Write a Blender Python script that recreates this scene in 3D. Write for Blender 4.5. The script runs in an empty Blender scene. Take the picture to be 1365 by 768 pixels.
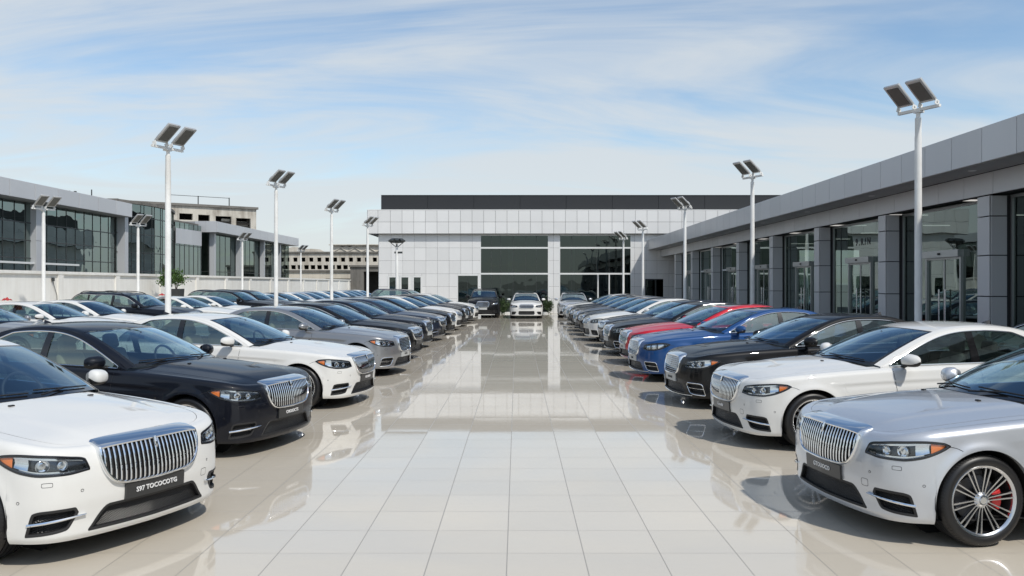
import bpy, math, random
import numpy as np
from mathutils import Vector, Matrix
R = math.radians
random.seed(7)
rng = np.random.default_rng(5)
scene = bpy.context.scene
COL = scene.collection
CAMH = 1.97          # camera height
F = 1110.0           # focal length in photo pixels
VX, VY = 689.0, 379.0

# ------------------------------------------------------------------ maths
class Cub:
    """natural cubic spline"""
    def __init__(s, pts):
        p = np.array(pts, float); s.x = p[:, 0]; s.y = p[:, 1]; n = len(s.x)
        h = np.diff(s.x); A = np.zeros((n, n)); b = np.zeros(n)
        A[0, 0] = A[-1, -1] = 1
        for i in range(1, n-1):
            A[i, i-1] = h[i-1]; A[i, i] = 2*(h[i-1]+h[i]); A[i, i+1] = h[i]
            b[i] = 3*((s.y[i+1]-s.y[i])/h[i]-(s.y[i]-s.y[i-1])/h[i-1])
        s.c = np.linalg.solve(A, b)
        s.b = (s.y[1:]-s.y[:-1])/h-h*(2*s.c[:-1]+s.c[1:])/3
        s.d = (s.c[1:]-s.c[:-1])/(3*h); s.h = h
    def __call__(s, t, der=False):
        t = np.asarray(t, float); tc = np.clip(t, s.x[0], s.x[-1])
        i = np.clip(np.searchsorted(s.x, tc, side='right')-1, 0, len(s.h)-1)
        u = tc-s.x[i]
        if der: return s.b[i]+2*s.c[i]*u+3*s.d[i]*u*u
        return s.y[i]+s.b[i]*u+s.c[i]*u*u+s.d[i]*u**3
class Pch:
    """monotone cubic"""
    def __init__(s, pts):
        p = np.array(pts, float); x = s.x = p[:, 0]; y = s.y = p[:, 1]
        h = np.diff(x); d = np.diff(y)/h; m = np.zeros(len(x))
        for i in range(1, len(x)-1):
            if d[i-1]*d[i] > 0:
                w1 = 2*h[i]+h[i-1]; w2 = h[i]+2*h[i-1]
                m[i] = (w1+w2)/(w1/d[i-1]+w2/d[i])
        m[0] = d[0]; m[-1] = d[-1]; s.m = m; s.h = h
    def __call__(s, t):
        t = np.clip(np.asarray(t, float), s.x[0], s.x[-1])
        i = np.clip(np.searchsorted(s.x, t, side='right')-1, 0, len(s.h)-1)
        h = s.h[i]; u = (t-s.x[i])/h
        return ((2*u**3-3*u**2+1)*s.y[i]+(u**3-2*u**2+u)*h*s.m[i]
                + (-2*u**3+3*u**2)*s.y[i+1]+(u**3-u**2)*h*s.m[i+1])
def sstep(a, b, x):
    t = np.clip((np.asarray(x, float)-a)/(b-a), 0, 1); return t*t*(3-2*t)

# ------------------------------------------------------------------ mesh builder
class MB:
    def __init__(s): s.v = []; s.f = []; s.m = []; s.n = 0
    def add(s, verts, faces, mi=0):
        verts = np.asarray(verts, float).reshape(-1, 3)
        s.v.append(verts); o = s.n
        for f in faces: s.f.append(tuple(int(k)+o for k in f)); s.m.append(mi)
        s.n += len(verts)
    def grid(s, P, mi=0, mask=None, mif=None, closeu=False):
        P = np.asarray(P, float); nu, nv = P.shape[:2]; o = s.n
        s.v.append(P.reshape(-1, 3)); s.n += nu*nv
        for i in range(nu if closeu else nu-1):
            i2 = (i+1) % nu
            for j in range(nv-1):
                if mask is not None and not mask[i, j]: continue
                s.f.append((o+i*nv+j, o+i2*nv+j, o+i2*nv+j+1, o+i*nv+j+1))
                s.m.append(mif[i, j] if mif is not None else mi)
    def box(s, c, d, mi=0, rot=None):
        c = np.array(c, float); d = np.array(d, float)/2
        v = np.array([[x, y, z] for x in (-1, 1) for y in (-1, 1) for z in (-1, 1)])*d
        if rot is not None: v = v@np.array(rot).T
        s.add(v+c, [(0, 1, 3, 2), (4, 6, 7, 5), (0, 4, 5, 1), (2, 3, 7, 6), (0, 2, 6, 4), (1, 5, 7, 3)], mi)
    def bb(s, x0, x1, y0, y1, z0, z1, mi=0):
        s.box(((x0+x1)/2, (y0+y1)/2, (z0+z1)/2), (abs(x1-x0), abs(y1-y0), abs(z1-z0)), mi)
    def lathe(s, prof, n=32, axis='z', mi=0, c=(0, 0, 0), a0=0, a1=2*math.pi):
        prof = np.array(prof, float); full = abs(a1-a0-2*math.pi) < 1e-6
        th = np.linspace(a0, a1, n+(0 if full else 1), endpoint=not full)
        r = prof[:, 0][None]; h = np.repeat(prof[:, 1][None], len(th), 0)
        X = r*np.cos(th)[:, None]; Y = r*np.sin(th)[:, None]
        if axis == 'z': P = np.stack([X, Y, h], -1)
        elif axis == 'y': P = np.stack([X, h, Y], -1)
        else: P = np.stack([h, X, Y], -1)
        s.grid(P+np.array(c), mi, closeu=full)
    def tube(s, pts, r, n=6, mi=0, closed=False, rz=None, cap=True):
        pts = [Vector(p) for p in pts]; m = len(pts); rings = []
        up = Vector((0, 0, 1)); prev = None
        for i, p in enumerate(pts):
            a = pts[i-1] if (i > 0 or closed) else p
            b = pts[(i+1) % m] if (i < m-1 or closed) else p
            t = (b-a).normalized()
            if prev is None:
                u = up if abs(t.z) < .9 else Vector((1, 0, 0))
                nn = (u-t*u.dot(t)).normalized()
            else:
                nn = (prev-t*prev.dot(t)).normalized()
            prev = nn; bb = t.cross(nn)
            rr = r[i] if hasattr(r, '__len__') else r; r2 = rr if rz is None else rz
            rings.append([p+nn*(math.cos(k*2*math.pi/n)*rr)+bb*(math.sin(k*2*math.pi/n)*r2) for k in range(n)])
        P = np.array([[tuple(q) for q in rg]+[tuple(rg[0])] for rg in rings])
        s.grid(P, mi, closeu=closed)
        if cap and not closed:
            s.add(P[0][:-1], [tuple(range(n))], mi); s.add(P[-1][:-1], [tuple(range(n-1, -1, -1))], mi)
    def xf(s, M):
        M = np.array(M); s.v = [v@M[:3, :3].T+M[:3, 3] for v in s.v]; return s
    def mesh(s, name, mats, smooth=True, angle=35, merge=0):
        me = bpy.data.meshes.new(name)
        v = np.concatenate(s.v) if s.v else np.zeros((0, 3))
        used = np.zeros(len(v), bool)
        for f in s.f: used[list(f)] = True
        if not used.all():
            nw = np.cumsum(used)-1; v = v[used]; s.f = [tuple(int(nw[k]) for k in f) for f in s.f]
        me.from_pydata(v.tolist(), [], s.f)
        for m in mats: me.materials.append(m)
        if len(mats) > 1: me.polygons.foreach_set('material_index', s.m)
        if merge:
            import bmesh
            bm = bmesh.new(); bm.from_mesh(me)
            bmesh.ops.remove_doubles(bm, verts=bm.verts, dist=merge)
            bmesh.ops.recalc_face_normals(bm, faces=bm.faces)
            bm.to_mesh(me); bm.free()
        if smooth:
            me.shade_smooth() if hasattr(me, 'shade_smooth') else None
            if angle: me.set_sharp_from_angle(angle=R(angle))
        me.update(); return me

def rbox(sx, sy, sz, bev, seg=3, taper=None):
    import bmesh
    bm = bmesh.new(); bmesh.ops.create_cube(bm, size=1)
    bmesh.ops.scale(bm, vec=(sx, sy, sz), verts=bm.verts)
    if taper:
        for v in bm.verts:
            if v.co.z > 0: v.co.x *= taper[0]; v.co.y *= taper[1]
    bmesh.ops.bevel(bm, geom=list(bm.edges), offset=bev, segments=seg, affect='EDGES', profile=.5)
    V = np.array([tuple(v.co) for v in bm.verts]); Fc = [tuple(v.index for v in f.verts) for f in bm.faces]
    bm.free(); return V, Fc
def addrbox(mb, c, size, bev, mi=0, rot=None, seg=3, taper=None):
    V, Fc = rbox(*size, bev, seg, taper)
    if rot is not None: V = V@np.array(rot).T
    mb.add(V+np.array(c), Fc, mi)
def rotm(ax, deg): return np.array(Matrix.Rotation(R(deg), 3, ax))

def obj(name, me, parent=None, loc=(0, 0, 0), rot=(0, 0, 0)):
    o = bpy.data.objects.new(name, me); COL.objects.link(o)
    o.location = loc; o.rotation_euler = rot
    if parent is not None: o.parent = parent
    return o
def tag(o, label=None, cat=None, group=None, kind=None):
    if label: o['label'] = label
    if cat: o['category'] = cat
    if group: o['group'] = group
    if kind: o['kind'] = kind
    return o

# ------------------------------------------------------------------ materials
def mat(name, col=(.5, .5, .5), rough=.5, metal=0, coat=0, coatr=.03, spec=None, ior=None, emit=None):
    m = bpy.data.materials.new(name); m.use_nodes = True
    b = m.node_tree.nodes['Principled BSDF']
    b.inputs['Base Color'].default_value = (*col, 1); b.inputs['Roughness'].default_value = rough
    b.inputs['Metallic'].default_value = metal
    b.inputs['Coat Weight'].default_value = coat; b.inputs['Coat Roughness'].default_value = coatr
    if ior: b.inputs['IOR'].default_value = ior
    if spec is not None: b.inputs['Specular IOR Level'].default_value = spec
    if emit: b.inputs['Emission Color'].default_value = (*col, 1); b.inputs['Emission Strength'].default_value = emit
    return m
class NT:
    def __init__(s, m): s.t = m.node_tree; s.n = s.t.nodes; s.b = s.n.get('Principled BSDF')
    def node(s, typ, **kw):
        n = s.n.new(typ)
        for k, v in kw.items(): setattr(n, k, v)
        return n
    def link(s, a, b): s.t.links.new(a, b)
    def math(s, op, a, b=None, c=None):
        n = s.n.new('ShaderNodeMath'); n.operation = op
        for i, x in enumerate((a, b, c)):
            if x is None: continue
            if isinstance(x, (int, float)): n.inputs[i].default_value = x
            else: s.link(x, n.inputs[i])
        return n.outputs[0]
    def noise(s, vec, scale, detail=3, rough=.5, dim='3D'):
        n = s.n.new('ShaderNodeTexNoise'); n.inputs['Scale'].default_value = scale
        n.inputs['Detail'].default_value = detail; n.inputs['Roughness'].default_value = rough
        if vec is not None: s.link(vec, n.inputs['Vector'])
        return n.outputs['Fac']
    def obj(s): return s.node('ShaderNodeTexCoord').outputs['Object']
    def geo(s): return s.node('ShaderNodeNewGeometry').outputs['Position']
    def map(s, vec, scale=(1, 1, 1), loc=(0, 0, 0)):
        n = s.n.new('ShaderNodeMapping'); s.link(vec, n.inputs['Vector'])
        n.inputs['Scale'].default_value = scale; n.inputs['Location'].default_value = loc
        return n.outputs[0]
    def ramp(s, fac, stops):
        n = s.n.new('ShaderNodeValToRGB'); s.link(fac, n.inputs[0]); e = n.color_ramp.elements
        while len(e) < len(stops): e.new(.5)
        for k, (p, c) in enumerate(stops): e[k].position = p; e[k].color = (*c, 1) if len(c) == 3 else c
        return n.outputs[0]
    def mix(s, fac, a, b, mode='MIX'):
        n = s.n.new('ShaderNodeMix'); n.data_type = 'RGBA'; n.blend_type = mode
        if isinstance(fac, (int, float)): n.inputs[0].default_value = fac
        else: s.link(fac, n.inputs[0])
        for i, x in ((6, a), (7, b)):
            if isinstance(x, tuple): n.inputs[i].default_value = (*x, 1)
            else: s.link(x, n.inputs[i])
        return n.outputs[2]
    def bump(s, h, strength=.2, dist=.01):
        n = s.n.new('ShaderNodeBump'); n.inputs['Strength'].default_value = strength
        n.inputs['Distance'].default_value = dist; s.link(h, n.inputs['Height'])
        return n.outputs[0]
def glass_mat(name, tint, refl=.04, ior=1.5, wavy=0, rough=0.0, gain=1.0, gcol=(.93, .97, 1)):
    """thin pane: tinted see-through plus a mirror sheen that grows at grazing angles"""
    m = bpy.data.materials.new(name); m.use_nodes = True; t = NT(m); t.n.clear()
    out = t.node('ShaderNodeOutputMaterial'); mix = t.node('ShaderNodeMixShader')
    tr = t.node('ShaderNodeBsdfTransparent'); gl = t.node('ShaderNodeBsdfGlossy')
    tr.inputs[0].default_value = (*tint, 1); gl.inputs['Roughness'].default_value = rough
    gl.inputs[0].default_value = (*gcol, 1)
    gi = t.node('ShaderNodeNewGeometry'); dt = t.node('ShaderNodeVectorMath', operation='DOT_PRODUCT')
    t.link(gi.outputs['Normal'], dt.inputs[0]); t.link(gi.outputs['Incoming'], dt.inputs[1])
    om = t.math('SUBTRACT', 1.0, t.math('ABSOLUTE', dt.outputs['Value']))
    fr = t.math('ADD', .045, t.math('MULTIPLY', t.math('POWER', om, 4.5), .95))
    fac = t.math('MINIMUM', t.math('ADD', t.math('MULTIPLY', fr, gain), refl), 1.0)
    if wavy:
        nz = t.noise(t.geo(), .55, 1); nz2 = t.noise(t.geo(), 2.2, 0)
        bp = t.bump(t.math('ADD', nz, t.math('MULTIPLY', nz2, .15)), 1.0, wavy)
        t.link(bp, gl.inputs['Normal'])
    t.link(fac, mix.inputs[0]); t.link(tr.outputs[0], mix.inputs[1]); t.link(gl.outputs[0], mix.inputs[2])
    t.link(mix.outputs[0], out.inputs[0]); return m
def paint(name, col, metal=0, rough=.4, cw=1.0):
    m = mat(name, col, max(rough, .45) if metal < .2 else rough, metal, coat=cw, coatr=.015)
    t = NT(m)
    if metal < .2: t.b.inputs['Specular IOR Level'].default_value = .12
    # faint dust and orange peel
    n = t.noise(t.obj(), 3.0, 4)
    c = t.mix(t.math('MULTIPLY', n, .12), col, tuple(min(1, k*.8+.03) for k in col))
    t.link(c, t.b.inputs['Base Color'])
    return m
M = {}
M['white'] = paint('white_paint', (.67, .665, .64), 0, .35)
M['silver'] = paint('silver_paint', (.58, .60, .63), .55, .32)
M['grey'] = paint('grey_paint', (.27, .275, .285), .6, .32)
M['black'] = paint('black_paint', (.003, .003, .0035), 0, .3, cw=.5)
M['navy'] = paint('navy_paint', (.003, .0042, .009), .1, .3, cw=.62)
M['midnight'] = paint('midnight_paint', (.012, .018, .036), .2, .3, cw=.7)
M['blue'] = paint('blue_paint', (.006, .055, .19), .1, .3, cw=.75)
M['red'] = paint('red_paint', (.48, .006, .022), .1, .3, cw=.75)
M['beige'] = paint('champagne_paint', (.42, .40, .36), .5, .32)
M['chrome'] = mat('chrome', (.80, .82, .84), .06, 1)
M['satin'] = mat('satin_metal', (.55, .56, .58), .25, 1)
M['rim'] = mat('wheel_alloy', (.62, .63, .65), .22, 1)
M['rimdark'] = mat('wheel_barrel', (.03, .03, .032), .4, .4)
M['lamphouse'] = mat('lamp_housing_dark', (.055, .057, .06), .18, .7, coat=.3)
M['disc'] = mat('brake_disc', (.10, .10, .105), .35, 1)
M['caliper_red'] = mat('caliper_red', (.6, .02, .02), .3, 0, coat=.5)
M['caliper'] = mat('caliper_grey', (.12, .12, .13), .4, .3)
M['rubber'] = mat('tyre_rubber', (.009, .009, .010), .42)
M['blackgloss'] = mat('black_gloss', (.008, .008, .009), .12, 0, coat=.6)
M['blackmatt'] = mat('black_plastic', (.015, .015, .016), .55)
M['under'] = mat('underbody', (.012, .012, .012), .8)
M['orange'] = mat('indicator_orange', (.80, .20, .03), .2, 0, coat=.6)
M['redlamp'] = mat('tail_red', (.35, .01, .015), .15, 0, coat=1)
M['seat_beige'] = mat('seat_beige', (.34, .29, .22), .55)
M['seat_dark'] = mat('seat_dark', (.05, .05, .055), .55)
M['dash'] = mat('dashboard', (.03, .03, .033), .6)
M['letter'] = mat('plate_letters', (.75, .75, .75), .35, .1)
M['plate'] = mat('plate_black', (.022, .023, .024), .4, 0, coat=.4, coatr=.2)
M['paper'] = mat('paper', (.75, .75, .74), .8)
M['platewhite'] = mat('plate_silver', (.45, .46, .45), .4)
M['wind'] = glass_mat('windshield_glass', (.62, .75, .79), .13, 1.52, gain=1.3, gcol=(.70, .88, 1))
M['side'] = glass_mat('side_glass', (.56, .68, .63), .17, 1.5, gain=1.2, gcol=(.84, .97, .94))
M['lens'] = glass_mat('headlight_lens', (.93, .95, .96), .02, 1.45)
m = M['mesh'] = mat('intake_mesh', (.012, .012, .012), .35)
t = NT(m); co = t.obj(); sep = t.node('ShaderNodeSeparateXYZ'); t.link(co, sep.inputs[0])
a = t.math('ADD', t.math('MULTIPLY', sep.outputs[1], 55.), t.math('MULTIPLY', sep.outputs[2], 75.))
b = t.math('SUBTRACT', t.math('MULTIPLY', sep.outputs[1], 55.), t.math('MULTIPLY', sep.outputs[2], 75.))
def tri(x): return t.math('ABSOLUTE', t.math('SUBTRACT', t.math('FRACT', x), .5))
h = t.math('MAXIMUM', tri(a), tri(b))
t.link(t.bump(h, 1, .01), t.b.inputs['Normal'])
t.link(t.ramp(h, [(.3, (.002, .002, .002)), (.46, (.028, .028, .029))]), t.b.inputs['Base Color'])
M['tread'] = m = mat('tyre_tread', (.016, .016, .017), .6)
# ================================================================== CAR
class Car:
    def __init__(s, kind='sedan'):
        s.kind = kind; suv = kind == 'suv'
        s.L = 5.08 if not suv else 4.95
        s.xf, s.xr = (.785, 3.94) if not suv else (.80, 3.80)
        s.rw = .35 if not suv else .375
        s.ra = s.rw+.036; s.zw = s.rw
        L = s.L
        pl = [(0, 0), (.018, .28), (.063, .55), (.155, .755), (.315, .872), (.54, .920), (.90, .94), (1.5, .945),
              (2.4, .948), (3.3, .948), (L-1.1, .94), (L-.6, .90), (L-.28, .80), (L-.10, .60), (L-.02, .3), (L, 0)]
        pl = np.array(pl); ch = np.concatenate([[0], np.cumsum(np.hypot(*np.diff(pl, axis=0).T))])
        s.smax = ch[-1]; s.px = Cub(np.c_[ch, pl[:, 0]]); s.py = Cub(np.c_[ch, pl[:, 1]])
        ss = np.linspace(0, s.smax, 2000); s._ss = ss; s._xx = np.maximum.accumulate(s.px(ss))
        up = .0 if not suv else .17
        s.Df = Pch([(.1, .10), (.17, .045), (.22, .02), (.29, .02), (.36, .012), (.46, .0), (.56, .002), (.66, .016), (.76, .045), (.88, .085), (1.1, .16)])
        s.Ds = Pch([(.1, .06), (.17, .035), (.22, .012), (.30, .006), (.45, .0), (.60, .0), (.74, .004), (.80, .012), (.9, .036), (1.0, .065), (1.1, .10), (1.3, .16)])
        s.Dr = Pch([(.1, .10), (.2, .05), (.3, .01), (.5, .0), (.7, .01), (.9, .05), (1.1, .12), (1.3, .2)])
        s.zsf = Cub([(0, .805+up*.9), (.12, .825+up*.9), (.32, .862+up*.9), (.55, .888+up), (.82, .912+up), (1.3, .945+up), (2.0, .975+up),
                     (2.8, .995+up), (3.6, 1.012+up), (4.4, 1.025+up), (5.2, 1.02+up)])
        s.rf = .055
        s.zbase = .185 if not suv else .24
        s.hc = Pch([(0, .0), (.10, .004), (.2, .018), (.4, .040), (.7, .060), (1.0, .074), (1.45, .085), (1.9, .09), (4.2, .06), (4.8, .035), (L, .0)])
        if not suv:
            dx = -.11; s.W0, s.W1, s.B0, s.B1 = 1.36, 2.35, 3.81, 4.51
            s.prof = Cub([(a+dx, b) for a, b in [(1.47, 1.03), (1.75, 1.155), (2.1, 1.297), (2.46, 1.412), (2.8, 1.464), (3.15, 1.482), (3.55, 1.468), (3.92, 1.405), (4.25, 1.27), (4.62, 1.09)]])
            s.dlo_end, s.dlo_len = 4.01, .75
            s.bp = (2.86, 2.97)
            s.K = Pch([(a+dx, b) for a, b in [(1.47, .46), (2.46, .34), (3.0, .05), (3.9, -.15), (4.62, -.3)]])
            s.qg = .925; s.qb = .86
        else:
            s.W0, s.W1, s.B0, s.B1 = 1.35, 2.15, 4.35, 4.80
            s.prof = Cub([(1.35, 1.20), (1.6, 1.34), (1.9, 1.50), (2.15, 1.60), (2.5, 1.66), (3.0, 1.69), (3.6, 1.69), (4.35, 1.63), (4.6, 1.45), (4.80, 1.25)])
            s.dlo_end, s.dlo_len = 4.62, .30
            s.bp = (2.75, 2.86)
            s.K = Pch([(1.35, .42), (2.15, .30), (3.0, .05), (4.3, -.1), (4.80, -.2)])
            s.qg = .93; s.qb = .88
        # shoulder curve
        sp = s.P(ss, s.zs_s(ss)); s.shx = np.maximum.accumulate(sp[:, 0]+np.arange(2000)*1e-9)
        s.shy = sp[:, 1]; s.shz = sp[:, 2]
        s.rails()
    def sx(s, x): return np.interp(x, s._xx, s._ss)
    def zs_s(s, a): return s.zsf(s.px(np.abs(a)))
    def P(s, a, z, off=0.):
        a = np.asarray(a, float); z = np.asarray(z, float); a, z = np.broadcast_arrays(a, z)
        sg = np.where(a < 0, -1., 1.); b = np.abs(a)
        x = s.px(b); y = s.py(b); tx = s.px(b, True); ty = s.py(b, True); l = np.hypot(tx, ty)
        nx = -ty/l; ny = tx/l
        wf = np.where(nx < 0, nx*nx, 0); wr = np.where(nx > 0, nx*nx, 0); ws = ny*ny
        zz = z if s.kind == 'sedan' else z-.10*sstep(.3, .9, z)
        D = wf*s.Df(zz)+wr*s.Dr(zz)+ws*s.Ds(zz)
        zs = s.zsf(x); dl = np.clip(zs-z, 0, 9)
        r = s.rf; D = D+np.where(dl < r, r-np.sqrt(np.maximum(r*r-(r-dl)**2, 0)), 0)
        # concave lower doors + body crease
        mid = sstep(1.35, 1.7, x)*(1-sstep(3.5, 3.8, x))
        D = D+ws*mid*.022*np.exp(-((z-.45)/.13)**2)
        zc = zs-.155
        D = D+ws*sstep(.9, 1.3, x)*(1-sstep(4.5, 4.9, x))*(.009*np.exp(-((z-zc+.03)/.03)**2)-.004*np.exp(-((z-zc-.012)/.014)**2))
        # arch flare
        for xw in (s.xf, s.xr):
            d = np.hypot(x-xw, z-s.zw)-s.ra
            D = D-ws*.016*np.exp(-(np.maximum(d, 0)/.055)**2)
        # front bumper sculpt: chin crease above main intake
        D = D+wf*.010*np.exp(-((z-.475)/.02)**2)*sstep(.50, .62, b)*0
        o = off-D
        return np.stack([x+nx*o, sg*(y+ny*o), z+0*x], -1)
    def ysh(s, x): return np.interp(x, s.shx, s.shy)
    def zsh(s, x): return np.interp(x, s.shx, s.shz)
    def T(s, x, y):
        ys = np.maximum(s.ysh(x), 1e-4); q = np.clip(np.abs(y)/ys, 0, 1)
        z = s.zsh(x)+s.hc(x)*(1-q**2.3)
        fade = sstep(.12, .5, x)*(1-sstep(1.6, 1.9, x))
        z = z+.011*fade/(1+np.exp((q-(.56+.10*sstep(.2, 1.4, x)))/.028))-.004*fade
        return z
    def yg(s, x, z):
        dz = np.maximum(z-s.zsh(x), 0)
        a, b = (.30, .28) if s.kind == 'sedan' else (.22, .12)
        return s.ysh(x)-.004-a*dz-b*dz*dz
    def top(s, X, y):
        x = X+s.K(X)*y*y
        C = .05+.02*sstep(s.W0, s.W1, X)
        return np.stack([x, y, s.prof(X)-C*y*y], -1)
    def rails(s):
        X = np.unique(np.concatenate([np.linspace(s.W0, s.W1, 34), np.linspace(s.W1, s.B0, 34), np.linspace(s.B0, s.B1, 22)]))
        y = np.full(len(X), .7)
        for _ in range(200):
            p = s.top(X, y); y = y*.6+.4*s.yg(p[:, 0], p[:, 2])
        s.X = X; s.ry = y; p = s.top(X, y); s.rx = p[:, 0]; s.rz = p[:, 2]-.016
    def canopy_top(s, i, q):
        """X index array i (n), q (m) -> n,m,3"""
        X = s.X[i][:, None]; y = s.ry[i][:, None]*q[None]
        p = s.top(X+0*y, y)
        p[..., 2] -= .016*np.clip((np.abs(q)[None]-.88)/.12, 0, 1)**2
        return p

def poly_in(px, pz, poly):
    ins = np.zeros(px.shape, bool); n = len(poly)
    for i in range(n):
        x1, y1 = poly[i]; x2, y2 = poly[(i+1) % n]
        c = ((y1 > pz) != (y2 > pz)) & (px < (x2-x1)*(pz-y1)/((y2-y1) if y2 != y1 else 1e-9)+x1)
        ins ^= c
    return ins
def outline(lo, up, s0, s1, n=40):
    t = s0+(s1-s0)*(1-np.cos(np.linspace(0, math.pi, n)))/2
    L, U = lo(t), up(t)
    pts = [(a, b) for a, b in zip(t, U)]+[(a, b) for a, b in zip(t[::-1], L[::-1])]
    out = []
    for p in pts:
        if not out or math.hypot(p[0]-out[-1][0], p[1]-out[-1][1]) > .003: out.append(p)
    if math.hypot(out[0][0]-out[-1][0], out[0][1]-out[-1][1]) < .003: out.pop()
    return np.array(out)
def shrink(poly, d):
    n = len(poly); a = np.roll(poly, 1, 0); b = np.roll(poly, -1, 0)
    t = b-a; t /= np.maximum(np.linalg.norm(t, axis=1), 1e-6)[:, None]
    nrm = np.c_[t[:, 1], -t[:, 0]]
    area = .5*np.sum(poly[:, 0]*np.roll(poly[:, 1], -1)-np.roll(poly[:, 0], -1)*poly[:, 1])
    if area > 0: nrm = -nrm      # inward
    return poly+nrm*d
def ring(car, mb, poly, rows, mi=0, mirror=1, base=None):
    """rows: (shrink, offset) pairs swept round the outline"""
    P = []
    for d, o in rows:
        q = shrink(poly, d) if d else poly
        P.append((base or car.P)(q[:, 0]*mirror, q[:, 1], o))
    P = np.stack(P, 1)
    mb.grid(P, mi, closeu=True)
def patch(car, mb, lo, up, s0, s1, nu, nv, off, mi=0, mirror=1, bulge=0, base=None, inset=0):
    t = np.linspace(s0, s1, nu)[:, None]; w = np.linspace(0, 1, nv)[None]
    L, U = lo(t)+inset, up(t)-inset; U = np.maximum(U, L)
    z = L+(U-L)*w; u = (t-s0)/(s1-s0)
    o = off+bulge*(4*u*(1-u))**.5*(4*w*(1-w))**.5
    mb.grid((base or car.P)(t*mirror+0*z, z, o), mi)
def ribbon(car, mb, pts, w=.006, off=.0015, mi=0, mirror=1):
    pts = np.array(pts, float); t = np.gradient(pts, axis=0); t /= np.linalg.norm(t, axis=1)[:, None]
    n = np.c_[-t[:, 1], t[:, 0]]*w/2
    a = pts+n; b = pts-n
    P = np.stack([car.P(a[:, 0]*mirror, a[:, 1], off), car.P(b[:, 0]*mirror, b[:, 1], off)], 1)
    mb.grid(P, mi)

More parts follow.
